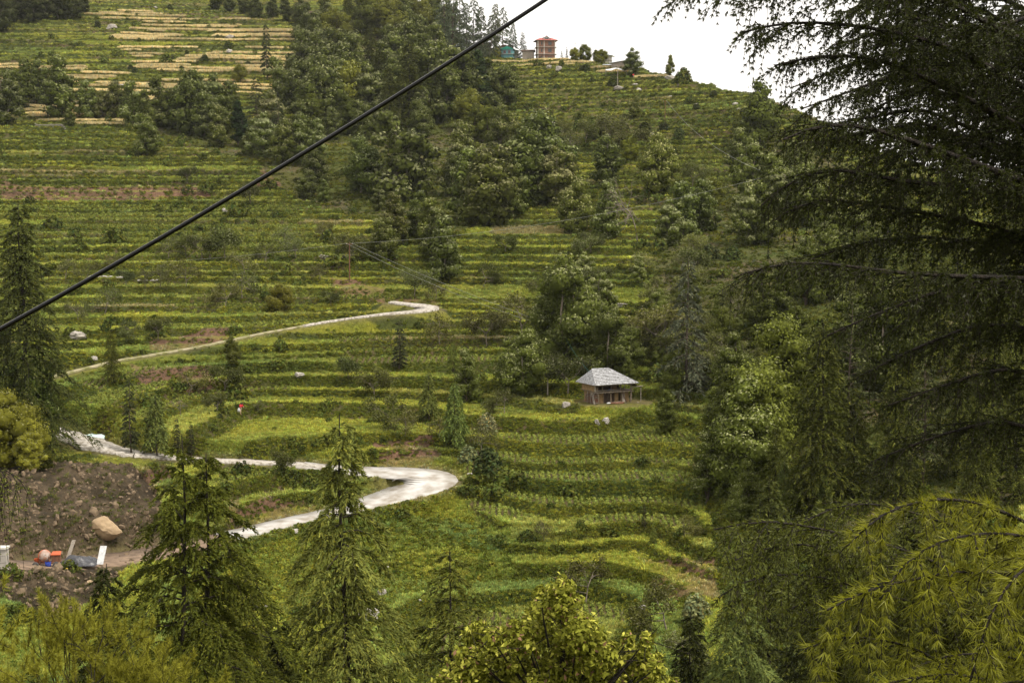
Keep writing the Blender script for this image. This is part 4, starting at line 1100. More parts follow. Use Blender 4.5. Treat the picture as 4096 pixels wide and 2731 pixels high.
grow_at('D', 2120, 1120, 60, RN, meshes=NC4, rz=4.3, tint=0.5, wide=1.3, label='very dark cedar low in the right corner behind the bright boughs')
grow_at('D', 1930, 1330, 45, RN, meshes=NC, rz=4.3, tint=0.5, label='dark bushy cedar at the bottom edge behind the bright boughs')
grow_at('P', 560, 1290, 80, RN, meshes=NC2, rz=5.0, tint=0.9, label='open cedar behind the right flank of the two-topped cedar')
NB1 = broadleaf(171, 0.55, pale=0.05, hue=(0.060,0.080,0.014), leaves=14000, leaf=0.014, nl=80)
NB2 = broadleaf(172, 0.75, pale=0.05, hue=(0.11,0.115,0.014), leaves=12000, leaf=0.016, nl=70, base=0.04)
NB3 = broadleaf(173, 0.50, pale=0.10, hue=(0.17,0.17,0.02), leaves=9000, leaf=0.017, nl=60, base=0.02)
grow('O', 78, 1035, 215, RN, meshes=NB1, label='green leafy tree at the foot of the left edge cedar')
grow('Y', 25, 1065, 165, RN, meshes=NB2, label='yellow-green leafy tree at the left edge above the cutting')
grow('Y', 72, 1075, 110, RN, meshes=NB3, label='small bright yellow-green tree beside the stony track')
grow('Y', 100, 1075, 50, RN, meshes=NB2, tint=0.55, label='low dark bush on top of the earth cutting')
grow('Y', -25, 1000, 260, RN, meshes=NB1, tint=0.8, label='dark leafy tree cut off by the left edge')

# fuzzy pine at bottom left
def fuzzy_pine(seed, n_end=1000):
    rs = np.random.default_rng(seed)
    paths, ends = branching(seed, levels=5, spread=0.55, forks=0.24, nb=3, r0=0.016, grav=-0.10)
    allz = max(p[:, 2].max() for p, r in paths); k = 1 / allz
    paths = [(p * k, r) for p, r in paths]
    E = np.array([e[0] for e in ends]) * k; D0 = np.array([e[1] for e in ends])
    if len(E) > n_end: s = rs.choice(len(E), n_end, False); E, D0 = E[s], D0[s]
    q = 80; n = len(E) * q
    D0 = D0 * 0.5 + np.array([0, 0, 0.6])
    P = np.repeat(E, q, 0) - np.repeat(D0, q, 0) * rs.uniform(0, 0.035, n)[:, None]
    D = np.repeat(D0, q, 0) + rs.normal(size=(n, 3)) * 0.8; D /= np.linalg.norm(D, axis=1)[:, None]
    O = np.cross(D, rs.normal(size=(n, 3))); O /= np.linalg.norm(O, axis=1)[:, None]
    L_ = rs.uniform(0.022, 0.034, n)[:, None]
    V = np.stack([P - O * 0.0011, P + O * 0.0011, P + D * L_], 1).reshape(-1, 3)
    col = np.array((0.21,0.205,0.026)) * rs.uniform(0.6, 1.4, n)[:, None]
    crown = np_mesh('crown', V, np.arange(3 * n).reshape(n, 3), M['needle'], np.repeat(col, 3, 0))
    tv, tf = tubes(paths[:1200], 4)
    return np_mesh('trunk', tv, tf, M['dark_bark']), crown
grow_at('P', 70, 1290, 30, RN, meshes=fuzzy_pine(151, 1200), name='fuzzy_pine_tree', wide=0.85, tint=1.1, label='yellow-green long-needled pine filling the bottom left corner')
grow_at('P', 130, 1370, 29, RN, meshes=fuzzy_pine(152, 800), name='fuzzy_pine_tree', wide=0.8, tint=0.95, label='lower yellow-green pine between the corner pine and the two-topped cedar')

# broad-leaved tree with yellow new leaves, its top reaching into the bottom of the frame
def yellow_tree():
    rs = np.random.default_rng(161); d0 = 30.0
    lobes = [(1290 + 30 * math.sin(q_ * 2.4) * q_ ** 0.7, 1335 + q_ * 14 + 12 * math.sin(q_ * 5), 0.16) for q_ in range(3)]
    lobes += [(rs.uniform(1030, 1550), rs.uniform(1440, 1560), rs.uniform(0.14, 0.24)) for _ in range(26)]
    lobes = [l for l in lobes if l[1] > 1330 + abs(l[0] - 1290) * 0.42]
    lobes += [(1290,1372,0.50),(1262,1440,0.55),(1330,1450,0.55),(1200,1460,0.50),(1130,1480,0.48),(1085,1462,0.30),(1080,1530,0.52),(1180,1540,0.65),(1280,1540,0.75),(1370,1500,0.6),(1430,1520,0.55),(1490,1530,0.42),(1410,1580,0.7),
             (1050,1580,0.45),(1130,1600,0.7),(1230,1620,0.8),(1340,1620,0.8),(1500,1590,0.45),(1300,1345,0.22),(1020,1560,0.25),(1540,1570,0.25),(1235,1410,0.35),(1100,1440,0.22)]
    Vs, Cs, Fs, b = [], [], [], 0; ends = []
    cx, cy, _ = pt(1290 * K, 1500 * K, d0)
    zb = ground(cx, cy)
    for (X, Y_, r) in lobes:
        d = d0 + rs.uniform(-1.0, 1.0)
        c = np.array(pt(X * K, Y_ * K, d)) - np.array([cx, cy, zb]); ends.append(c)
        n = int(950 * (r / 0.5) ** 2)
        dd = rs.normal(size=(n, 3)); dd /= np.linalg.norm(dd, axis=1)[:, None]
        rad = r * rs.uniform(0.35, 1.08, n) ** 0.7 * (1 + 0.25 * np.sin(7 * dd[:, 0] + X) * np.sin(6 * dd[:, 2] + Y_))
        P = c + dd * rad[:, None] * 0.82
        V, Fq = quad_leaves(P, dd * 0.6 + rs.normal(size=(n, 3)) * 0.6 + np.array([0, 0, 0.4]), 0.066 * rs.uniform(0.7, 1.4, n), rs, 1.9)
        col = np.array((0.18,0.19,0.024)) * rs.uniform(0.55, 1.35, n)[:, None]
        y_ = rs.uniform(size=n) < 0.22; col[y_] = np.array((0.42,0.41,0.07)) * rs.uniform(0.7, 1.2, y_.sum())[:, None]
        pk = (rs.uniform(size=n) < 0.04); col[pk] = np.array((0.26,0.15,0.09))
        Vs.append(V); Fs.append(Fq + b); Cs.append(np.repeat(col, 4, 0)); b += len(V)
    crown = np_mesh('crown', np.concatenate(Vs), np.concatenate(Fs), M['leaf'], np.concatenate(Cs))
    ps = []
    h0 = min(e[2] for e in ends)
    s = np.linspace(0, 1, 8)
    ps.append((np.c_[0.1 * np.sin(s * 5), 0 * s, s * (h0 - 0.5)], 0.17 * (1 - 0.4 * s)))
    for e in ends:
        t = np.linspace(0, 1, 6)[:, None]; a = np.array([0, 0, h0 - 0.8])
        ps.append((a * (1 - t) + e * t + rs.normal(0, 0.06, (6, 3)) * (1 - t), 0.055 * (1 - 0.85 * t[:, 0])))
        for _ in range(5):
            g = e + rs.normal(0, 0.3, 3); ps.append((a * 0.3 * (1 - t) * 0 + e * (1 - t) + g * t, 0.012 * (1 - 0.7 * t[:, 0])))
    tv, tf = tubes(ps, 5)
    root = empty('yellow_leaved_tree', (cx, cy, zb))
    link('trunk', np_mesh('trunk', tv, tf, M['dark_bark']), root); link('crown', crown, root)
    tag(root, 'bushy broad-leaved tree with yellow new leaves at the bottom centre', 'tree')
yellow_tree()

# ------------------------------------------------------------------ overhanging cedar boughs close to the viewer
M['fine_needle'] = leaf_mat('fresh_needles', (1, 1, 1), 0.35, 0.5, vary=0.0, spec=0.3)
def smooth_line(P, n):
    P = np.asarray(P, float)
    t = np.r_[0, np.cumsum(np.linalg.norm(np.diff(P, axis=0), axis=1))]
    s = np.linspace(0, t[-1], n)
    Q = np.c_[np.interp(s, t, P[:, 0]), np.interp(s, t, P[:, 1]), np.interp(s, t, P[:, 2])]
    for _ in range(max(n // 10, 1)):
        Q[1:-1] = 0.25 * Q[:-2] + 0.5 * Q[1:-1] + 0.25 * Q[2:]
    return Q, t[-1]
def bough(limbs, seed, side_gap, side_len, twig_gap, twig_len, ros_gap, needle, nper, nw, hue, r0, hang=0.8, lit=1.3, hangers=0.0):
    """limbs: world polylines. returns bark paths and needle geometry"""
    rs = np.random.default_rng(seed)
    bark, PP, DD = [], [], []
    for li, (line, rr) in enumerate(limbs):
        Q, L_ = smooth_line(line, 26)
        s = np.linspace(0, 1, 26)
        bark.append((Q, r0 * rr * (1.0 - 0.88 * s) + 0.0015))
        T = np.gradient(Q, axis=0); T /= np.linalg.norm(T, axis=1)[:, None]
        m = int(L_ / side_gap)
        for j in range(m):
            f = 0.04 + 0.96 * (j + rs.uniform()) / m; i = min(int(f * 25), 25)
            p = Q[i]; t = T[i]
            side = np.cross(t, (0, 0, 1)); side /= np.linalg.norm(side) + 1e-9
            sg = 1 if rs.uniform() < 0.5 else -1
            d = t * rs.uniform(0.5, 1.1) + side * sg * rs.uniform(0.3, 0.9) + np.array([0, 0, rs.uniform(-0.35, 0.25)]); d /= np.linalg.norm(d)
            sl = side_len * rs.uniform(0.35, 1.1) * (1.12 - 0.75 * f)
            k = 9; u = np.linspace(0, 1, k)[:, None]
            Pb = p + d * sl * u + np.array([0, 0, -1.0]) * sl * hang * rs.uniform(0.35, 0.9) * u ** 2 + rs.normal(0, 0.006, (k, 3)) * u
            bark.append((Pb[::2], 0.0045 * (1 - 0.75 * u[::2, 0]) * (0.6 + sl)))
            segs = [(Pb, sl, 1)]
            mt = max(int(sl / twig_gap), 2)
            for q in range(mt):
                g = 0.12 + 0.88 * (q + rs.uniform()) / mt; pi = p + d * sl * g; ii_ = min(int(g * 8), 8); pi = Pb[ii_] * 1.0
                dt = d * 0.5 + side * rs.choice([-1, 1]) * rs.uniform(0.3, 0.9) + np.array([0, 0, -rs.uniform(0.2, 0.9)]); dt /= np.linalg.norm(dt)
                tl = twig_len * rs.uniform(0.35, 1.2)
                if rs.uniform() < hangers: tl *= 1.7; dt = np.array([rs.normal(0, .15), rs.normal(0, .15), -1.0])
                w = np.linspace(0, 1, 5)[:, None]
                Pt = pi + dt * tl * w + np.array([0, 0, -1.0]) * tl * 0.55 * hang * w ** 2
                bark.append((Pt[::2], 0.0022 * (1 - 0.6 * w[::2, 0])))
                segs.append((Pt, tl, 2))
            for (Pg, gl, lv) in segs:
                c = max(int(gl / ros_gap), 2); v = (np.arange(c) + rs.uniform(0, 1, c)) / c
                kk = len(Pg) - 1; x_ = v * kk; i0_ = np.minimum(x_.astype(int), kk - 1); fr = (x_ - i0_)[:, None]
                PP.append(Pg[i0_] * (1 - fr) + Pg[i0_ + 1] * fr); DD.append(Pg[i0_ + 1] - Pg[i0_])
        c = int(L_ / ros_gap * 0.7); v = rs.uniform(0.1, 1, c) * 25; i0_ = np.minimum(v.astype(int), 24); fr = (v - i0_)[:, None]
        PP.append(Q[i0_] * (1 - fr) + Q[i0_ + 1] * fr); DD.append(T[i0_])
    PP = np.concatenate(PP); DD = np.concatenate(DD); DD /= np.linalg.norm(DD, axis=1)[:, None] + 1e-9
    nR = len(PP); n = nR * nper
    P = np.repeat(PP, nper, 0); ax = np.repeat(DD, nper, 0)
    r = rs.normal(size=(n, 3)); r -= (r * ax).sum(1)[:, None] * ax; r /= np.linalg.norm(r, axis=1)[:, None] + 1e-9
    D = ax * rs.uniform(0.35, 1.3, n)[:, None] + r * rs.uniform(0.5, 1.0, n)[:, None]; D /= np.linalg.norm(D, axis=1)[:, None]
    O = np.cross(D, rs.normal(size=(n, 3))); O /= np.linalg.norm(O, axis=1)[:, None] + 1e-9
    ln = (needle * rs.uniform(0.6, 1.15, n) * np.repeat(rs.uniform(0.55, 1.2, nR), nper))[:, None]
    V = np.stack([P - O * nw, P + O * nw, P + D * ln], 1).reshape(-1, 3)
    rb = np.repeat(rs.uniform(0.55, 1.35, nR), nper) * rs.uniform(0.75, 1.25, n)
    col = np.array(hue) * rb[:, None]
    return bark, V, np.repeat(col, 3, 0), nR
def bough_objects(root, limbs, nm='foliage', **kw):
    bark, V, colr, nR = bough(limbs, **kw)
    o = np.array(root.location)
    tv, tf = tubes(bark, 5)
    a = link('limbs', np_mesh('limbs', tv - o, tf, M['dark_bark']), root)
    n = len(V) // 3
    b = link(nm, np_mesh(nm, V - o, np.arange(3 * n).reshape(n, 3), M['fine_needle'], colr), root); b['kind'] = 'stuff'
    return nR
def limb(pts, rr=1.0, trunk=None):
    P = [np.array(pt(X * K, Y_ * K, d)) for X, Y_, d in pts]
    if trunk is not None:
        z = P[0][2] + 0.55 * (-1 if pts[0][1] > 300 else -1)
        P = [np.array([trunk[0], trunk[1], z])] + P
    return (np.array(P), rr)
TX, TY = 5.6, 10.5
zt = ground(TX, TY)
big = empty('cedar_tree', (TX, TY, zt))
s = np.linspace(0, 1, 14)
tv, tf = tubes([(np.c_[0.05*np.sin(s*7), 0.05*np.cos(s*6), -0.3 + s * (9.5 - zt)], 0.34 * (1.05 - 0.6 * s))], 14)
link('trunk', np_mesh('trunk', tv, tf, M['dark_bark'], smooth=True), big)
T_ = (TX, TY)
dark_limbs = [
    limb([(2420,130,9.5),(2150,-10,9.0),(1950,-90,8.8)], 1.6, T_),
    limb([(2420,240,10),(2200,110,9.6),(2000,60,9.3),(1800,45,9.1),(1700,75,9)], 1.2, T_),
    limb([(2300,-60,9.6),(2050,-70,9.2),(1850,-50,9.0),(1680,-40,8.9),(1560,-15,8.8)], 1.0),
    limb([(2420,330,10.2),(2200,215,9.8),(2050,140,9.6),(1900,120,9.4),(1780,150,9.3)], 1.3, T_),
    limb([(2420,300,11),(2250,180,10.8),(2100,150,10.5),(1980,200,10.3),(1840,250,10.2)], 1.0, T_),
    limb([(2420,440,9.6),(2160,345,9.2),(2000,290,9.0),(1880,275,8.9),(1800,320,8.8)], 1.5, T_),
    limb([(2420,455,10.4),(2250,425,10.1),(2080,420,9.9),(1920,380,9.7),(1790,420,9.6),(1750,470,9.5)], 1.1, T_),
    limb([(2420,560,10.8),(2200,500,10.5),(2000,470,10.3),(1880,450,10.1),(1800,490,10)], 1.0, T_),
    limb([(2420,640,9.4),(2090,630,9.0),(1900,603,8.8),(1790,595,8.7),(1700,630,8.6)], 1.0, T_),
    limb([(2420,690,9.8),(2200,650,9.5),(2010,720,9.3),(1900,770,9.2)], 1.0, T_),
    limb([(2420,760,10.5),(2250,740,10.2),(2100,800,10),(1980,860,9.9)], 1.0, T_),
    limb([(2420,880,10),(2300,840,9.7),(2180,880,9.5),(2040,930,9.4)], 0.9, T_),
    limb([(2420,1000,10),(2300,960,9.8),(2150,1000,9.6),(2000,1060,9.5)], 0.9, T_),
    limb([(2420,20,10.5),(2300,60,10.3),(2150,60,10.1),(2000,0,10)], 1.0, T_),
    limb([(2420,380,11.5),(2300,330,11.2),(2150,300,11),(2030,350,10.8),(1950,400,10.7)], 0.8, T_),
    limb([(2420,60,11.8),(2280,120,11.4),(2100,100,11.2),(1950,150,11),(1820,200,10.9)], 0.8, T_),
    limb([(2420,520,11.8),(2300,560,11.4),(2100,540,11.2),(1950,560,11),(1850,600,10.9)], 0.8, T_),
    limb([(2420,600,11.8),(2300,640,11.4),(2150,680,11.2),(2050,760,11)], 0.8, T_),
]
rsx = np.random.default_rng(99)
for i in range(10):
    y0_ = 10 + i * 46 + rsx.uniform(-20, 20); d_ = rsx.uniform(10.5, 13.0); xe = 1900 + rsx.uniform(-60, 200)
    rise = -90 if y0_ < 500 else -20
    dark_limbs.append(limb([(2450, y0_ + 60, d_), (2300, y0_ + rise * 0.4 + 20, d_ - .1), (2120, y0_ + rise, d_ - .3), (xe, y0_ + rise * 0.6 + rsx.uniform(0, 50), d_ - .5)], 0.8))
c1 = bough_objects(big, dark_limbs, seed=171, side_gap=0.033, side_len=0.85, twig_gap=0.060, twig_len=0.15, ros_gap=0.034, needle=0.034, nper=7, nw=0.0045, hue=(0.042,0.052,0.006), r0=0.032, hang=0.35, hangers=0.10)
mid_limbs = [
    limb([(2250,1330,7.6),(2050,1250,7.3),(1850,1205,7.1),(1740,1185,7.0),(1640,1215,6.9)], 1.0),
    limb([(2250,1360,7.8),(2000,1290,7.5),(1850,1240,7.3),(1750,1250,7.2),(1680,1290,7.1)], 0.9),
    limb([(2250,1420,7.6),(2050,1370,7.4),(1850,1310,7.2),(1700,1320,7.1),(1650,1370,7.0)], 0.9),
    limb([(2250,1450,8.0),(2050,1400,7.8),(1900,1360,7.7),(1800,1400,7.6)], 0.8),
    limb([(2300,1250,8.2),(2150,1190,8.0),(2000,1150,7.8),(1900,1160,7.7),(1830,1210,7.6)], 0.9),
    limb([(2350,1350,8.0),(2200,1400,7.8),(2050,1430,7.7),(1950,1480,7.6)], 0.8),
]
lowc = empty('low_cedar_tree', (4.6, 8.4, ground(4.6, 8.4)))
def low_trunk(root, top, r):
    o = np.array(root.location); s = np.linspace(0, 1, 8)[:, None]
    tv, tf = tubes([(np.array([0, 0, -0.3]) * (1 - s) + np.array(top) * s + 0 * s, r * (1 - 0.7 * s[:, 0]))], 10)
    link('trunk', np_mesh('trunk', tv, tf, M['dark_bark'], smooth=True), root)
def join_to_trunk(limbs, root, top):
    o = np.array(root.location); res = []
    for P, rr in limbs:
        z = min(max(P[0][2] - 0.4, o[2] + 0.5), o[2] + top[2])
        f = (z - o[2]) / top[2]
        res.append((np.vstack([[o[0] + top[0] * f, o[1] + top[1] * f, z], P]), rr))
    return res
low_trunk(lowc, (0, 0, 5.0), 0.16)
c2 = bough_objects(lowc, join_to_trunk(mid_limbs, lowc, (0, 0, 5.0)), seed=172, side_gap=0.050, side_len=0.60, twig_gap=0.055, twig_len=0.21, ros_gap=0.027, needle=0.036, nper=9, nw=0.0034, hue=(0.105,0.120,0.014), r0=0.016, hang=0.5, hangers=0.15)
fr = empty('bright_cedar_sapling', (2.6, 4.6, ground(2.6, 4.6)))
low_trunk(fr, (0, 0, 3.2), 0.07)
front_limbs = [
    limb([(2420,1230,4.4),(2280,1160,4.3),(2180,1140,4.2),(2080,1155,4.1),(2000,1185,4.05),(1950,1250,4.0)], 1.0),
    limb([(2330,1220,4.2),(2220,1225,4.1),(2130,1250,4.0),(2050,1310,3.95),(2020,1380,3.9)], 0.8),
    limb([(2420,1320,4.2),(2190,1308,4.05),(2080,1335,3.95),(2000,1345,3.9),(1900,1400,3.85)], 0.9),
    limb([(2420,1260,3.9),(2320,1320,3.8),(2275,1400,3.75),(2245,1500,3.7),(2220,1590,3.7)], 0.8),
    limb([(2250,1580,4.3),(2100,1480,4.1),(1980,1460,4.0),(1900,1455,3.95),(1850,1490,3.9)], 0.8),
    limb([(2420,1600,4.0),(2200,1540,3.9),(2050,1560,3.8),(1950,1600,3.8)], 0.8),
    limb([(2420,1540,4.6),(2300,1500,4.5),(2180,1500,4.4),(2080,1540,4.3)], 0.8),
]
c3 = bough_objects(fr, join_to_trunk(front_limbs, fr, (0, 0, 3.2)), seed=173, side_gap=0.058, side_len=0.28, twig_gap=0.05, twig_len=0.11, ros_gap=0.017, needle=0.047, nper=15, nw=0.0013, hue=(0.22,0.225,0.014), r0=0.010, hang=0.8, hangers=0.3)
tag(big, 'big dark cedar whose boughs hang across the right side of the sky', 'cedar')
tag(lowc, 'mid-green cedar with long drooping twigs low on the right side', 'cedar')
tag(fr, 'bright yellow-green young cedar with long fresh needles in the lower right corner', 'cedar')
# tip of another cedar at the left edge
lt = empty('larch_branch_tree', (-3.4, 6.6, ground(-3.4, 6.6)))
low_trunk(lt, (0, 0, 3.2 - 0.6), 0.08)
ll = [limb([(-160,1150,6.7),(-60,1085,6.6),(5,1068,6.55),(35,1085,6.5),(48,1130,6.5)], 0.7), limb([(-160,1200,6.8),(-60,1150,6.7),(-5,1130,6.6),(15,1150,6.6)], 0.6), limb([(-160,1120,6.7),(-60,1060,6.6),(0,1075,6.5),(12,1120,6.5)], 0.6)]
bough_objects(lt, join_to_trunk(ll, lt, (0, 0, 2.6)), seed=174, side_gap=0.04, side_len=0.22, twig_gap=0.05, twig_len=0.09, ros_gap=0.014, needle=0.014, nper=8, nw=0.0012, hue=(0.22,0.25,0.03), r0=0.008, hang=1.6, hangers=0.6)
tag(lt, 'yellow-green weeping conifer twigs at the left edge above the earth cutting', 'conifer')
# ------------------------------------------------------------------ materials for built things
M['scree'] = surf('scree_stone', (0.20,0.145,0.09), (0.09,0.065,0.042), 1.5, 0.95, 0.8)
M['mud'] = surf('mud_plaster', (0.30,0.20,0.10), (0.20,0.135,0.07), 2.2, 0.95, 0.4)
M['old_wood'] = surf('old_wood', (0.22,0.17,0.12), (0.09,0.07,0.05), 5, 0.9, 0.8, stretch=(4,4,0.6))
M['dark_wood'] = surf('dark_wood', (0.09,0.055,0.035), (0.04,0.028,0.02), 5, 0.9, 0.8, stretch=(6,6,0.5))
M['grey_wood'] = surf('grey_wood', (0.40,0.35,0.29), (0.20,0.17,0.14), 4, 0.9, 0.8, stretch=(6,6,0.5))
M['slate'] = surf('slate', (0.50,0.51,0.53), (0.19,0.185,0.185), 4.5, 0.7, 0.6, detail=7)
M['dark_inside'] = surf('dark_inside', (0.03,0.024,0.018), (0.015,0.012,0.01), 3, 0.95, 0.0)
M['blue_cloth'] = surf('blue_cloth', (0.03,0.06,0.35), (0.02,0.04,0.2), 5, 0.9, 0.5)
M['white_cloth'] = surf('white_cloth', (0.62,0.62,0.62), (0.45,0.46,0.47), 5, 0.8, 0.4)
M['aqua_cloth'] = surf('aqua_cloth', (0.72,0.85,0.82), (0.45,0.62,0.60), 4, 0.7, 0.6)
M['concrete2'] = surf('concrete', (0.46,0.43,0.38), (0.30,0.28,0.25), 1.2, 0.9, 0.4)
M['brick'] = surf('brick_wall', (0.27,0.15,0.105), (0.19,0.105,0.075), 2.5, 0.95, 0.3)
M['glass'] = surf('dark_window_glass', (0.03,0.035,0.04), (0.05,0.055,0.06), 2, 0.15, 0.0, spec=0.6)
M['red_roof'] = surf('red_roof_sheet', (0.36,0.09,0.075), (0.30,0.07,0.06), 2, 0.5, 0.0)
M['tin'] = surf('tin_sheet', (0.50,0.54,0.58), (0.34,0.37,0.41), 1.5, 0.45, 0.1, metal=0.3)
M['green_roof'] = surf('green_roof_sheet', (0.03,0.28,0.20), (0.02,0.20,0.15), 2, 0.6, 0.0)
M['turq'] = surf('turquoise_wall', (0.13,0.34,0.33), (0.14,0.26,0.34), 0.7, 0.8, 0.0)
M['pale_wall'] = surf('pale_wall', (0.62,0.60,0.55), (0.48,0.46,0.42), 1.5, 0.9, 0.1)
M['orange'] = surf('orange_paint', (0.50,0.10,0.03), (0.36,0.08,0.03), 6, 0.5, 0.1)
M['drum'] = surf('worn_drum', (0.42,0.38,0.35), (0.30,0.15,0.09), 2.0, 0.7, 0.3)
M['black_sheet'] = surf('black_sheet', (0.045,0.047,0.055), (0.02,0.02,0.025), 3, 0.35, 0.8, spec=0.6)
M['rubber'] = surf('rubber', (0.10,0.095,0.09), (0.05,0.05,0.05), 6, 0.9, 0.2)
M['yellow'] = surf('yellow_plastic', (0.70,0.50,0.04), (0.6,0.42,0.03), 6, 0.6, 0.1)
M['skin'] = surf('skin', (0.35,0.20,0.13), (0.32,0.18,0.12), 6, 0.7, 0)
M['hair'] = surf('hair', (0.02,0.015,0.012), (0.015,0.01,0.01), 6, 0.7, 0)
M['cable'] = surf('black_cable_sheath', (0.002,0.002,0.002), (0.003,0.003,0.003), 30, 0.14, 0.0, spec=0.22)
M['wire'] = surf('grey_wire', (0.30,0.30,0.29), (0.25,0.25,0.24), 3, 0.5, 0.0)
M['teal'] = surf('teal_sheath', (0.03,0.16,0.15), (0.02,0.12,0.12), 4, 0.7, 0.0)
M['rust'] = surf('rusty_steel', (0.20,0.09,0.05), (0.12,0.06,0.04), 4, 0.8, 0.2)

# ------------------------------------------------------------------ the hut
hx, hy, hz = HUT
hut = empty('mud_and_wood_hut', (hx - 2.2, hy - 1.6, hz), math.radians(27))
tag(hut, 'small two-storey mud and timber hut with a grey slate hipped roof', 'hut')
WF, DP, LF, UF = 5.0, 4.0, 1.55, 2.95          # front width, depth, floor of upper storey, eave height
mb = MB()                                      # local x along the front, y back, z up, origin front left corner of lower storey
mb.box(0.0, 0.95, 0.35, 0.6, 0, LF); mb.box(2.75, 3.35, 0.35, 0.6, 0, LF); mb.box(3.75, WF, 0.35, 0.6, 0, LF)
mb.box(0.0, 0.25, 0.6, DP, 0, LF); mb.box(WF - 0.25, WF, 0.6, DP, 0, LF); mb.box(0.25, WF - 0.25, DP - 0.25, DP, 0, LF)
mb.build('lower_wall', M['mud'], hut)
MB().box(-0.55, WF + 0.1, -0.35, DP, LF, LF + 0.12).build('balcony_floor', M['old_wood'], hut)
mb = MB(); mb.box(-0.5, -0.3, 0.15, DP - 0.2, LF + 0.12, UF); mb.box(-0.3, WF, DP - 0.4, DP - 0.2, LF + 0.12, UF)
mb.box(-0.3, 0.35, 0.95, 1.15, LF + 0.12, UF); mb.box(2.85, 3.45, 0.95, 1.15, LF + 0.12, UF)
mb.build('upper_wall', M['mud'], hut)
for x0, x1, nm in ((0.45, 1.15, 'door'), (1.9, 2.75, 'door')):
    pass
def plank_door(x0, x1, y, z0, z1, mat):
    d = MB().box(x0 - 0.06, x0, y - 0.04, y + 0.06, z0, z1).box(x1, x1 + 0.06, y - 0.04, y + 0.06, z0, z1).box(x0 - 0.06, x1 + 0.06, y - 0.04, y + 0.06, z1, z1 + 0.07).build('door', M['old_wood'], hut)
    n = max(int((x1 - x0) / 0.17), 2); w = (x1 - x0) / n
    for i in range(n):
        MB().box(x0 + i * w + 0.012, x0 + (i + 1) * w - 0.012, y, y + 0.035, z0 + 0.02, z1 - 0.01).build('plank', mat, d)
plank_door(1.05, 1.62, 0.40, 0.02, LF - 0.12, M['dark_wood'])
plank_door(1.88, 2.66, 0.40, 0.02, LF - 0.12, M['dark_wood'])
plank_door(0.45, 1.15, 1.02, LF + 0.14, UF - 0.15, M['dark_wood'])
MB().box(-0.28, 3.40, 1.4, 1.45, LF + 0.12, UF).build('verandah_shade_panel', M['dark_wood'], hut)  # dark panel added across the verandah, painting in its deep shade
MB().box(3.5, WF - 0.2, 2.6, 2.65, LF + 0.12, UF - 0.5).build('verandah_shade_panel', M['dark_wood'], hut)  # second added dark panel, for the shade at the right end
MB().box(3.4, 3.7, 0.9, 0.95, 0.0, LF - 0.1).build('doorway_shade_panel', M['dark_wood'], hut)  # dark panel behind the open doorway, standing in for the shade inside
for x_ in (-0.42, 0.35, 1.75, 3.25, WF - 0.05):
    MB().box(x_, x_ + 0.13, -0.32, -0.19, LF + 0.12, UF + 0.05).build('post', M['old_wood'], hut)
for x_ in (-0.25, 1.70, WF - 0.1):
    MB().box(x_, x_ + 0.15, -0.28, -0.13, 0.0, LF).build('post', M['old_wood'], hut)
for i in range(4):
    MB().box(-0.53, -0.505, 0.17 + 0.0 - 0.30 + i * 0.12, 0.17 - 0.20 + i * 0.12, LF - 0.1, UF).build('plank', M['grey_wood'], hut)
for z_ in (LF + 0.28, LF - 0.02):
    MB().beam((-0.6, -0.36, z_), (WF + 0.35, -0.36, z_), 0.06).build('rail', M['grey_wood'], hut)
for i in range(10):
    MB().box(-0.5 + i * 0.6, -0.4 + i * 0.6, -0.5, -0.2, LF - 0.13, LF - 0.01).build('joist_end', M['old_wood'], hut)
# roof: hipped, laid with slates in courses
ex0, ex1, ey0, ey1, ez, rzt = -1.05, WF + 0.75, -0.95, DP + 0.45, UF - 0.26, UF + 1.62
rx0, rx1, ry = -0.1, 2.6, (ey0 + ey1) / 2
P_ = [(ex0,ey0,ez),(ex1,ey0,ez),(ex1,ey1,ez),(ex0,ey1,ez),(rx0,ry,rzt),(rx1,ry,rzt)]
deck = MB().poly([(a, b, c - 0.09) for a, b, c in P_] + [(a, b, c - 0.15) for a, b, c in P_], [(0,1,5,4),(1,2,5),(2,3,4,5),(3,0,4),(6,10,11,7),(7,11,8),(8,11,10,9),(9,10,6),(0,6,7,1),(1,7,8,2),(2,8,9,3),(3,9,6,0)])
roof = deck.build('roof', M['old_wood'], hut)
sl = MB(); rs5 = np.random.default_rng(5)
def courses(A, B, Ct, Dt, rows, mb_):
    A, B, Ct, Dt = [np.array(v, float) for v in (A, B, Ct, Dt)]     # A,B eave; Ct,Dt ridge ends (above A and B)
    nrm = np.cross(B - A, Ct - A); nrm /= np.linalg.norm(nrm)
    if nrm[2] < 0: nrm = -nrm
    for r in range(rows):
        f0, f1 = r / rows, min((r + 1.35) / rows, 1.0)
        L0, R0 = A + (Ct - A) * f0, B + (Dt - B) * f0; L1, R1_ = A + (Ct - A) * f1, B + (Dt - B) * f1
        w = np.linalg.norm(R0 - L0); n = max(int(w / 0.24), 1)
        cuts = np.linspace(0, 1, n + 1) + np.r_[0, rs5.normal(0, 0.12 / n, n - 1), 0]
        for i in range(n):
            g0, g1 = cuts[i] + 0.02 / n, cuts[i + 1] - 0.02 / n
            lift = 0.10 + rs5.uniform(0, 0.04); dn = (L0 - L1) * rs5.uniform(0, 0.12)
            a, b = L0 + (R0 - L0) * g0 + dn, L0 + (R0 - L0) * g1 + dn; c, d = L1 + (R1_ - L1) * g1, L1 + (R1_ - L1) * g0
            mb_.poly([a + nrm * lift, b + nrm * lift, c + nrm * 0.005, d + nrm * 0.005, a + nrm * (lift - 0.08), b + nrm * (lift - 0.08)], [(0,1,2,3),(4,5,1,0),(0,3,4),(1,5,2)])
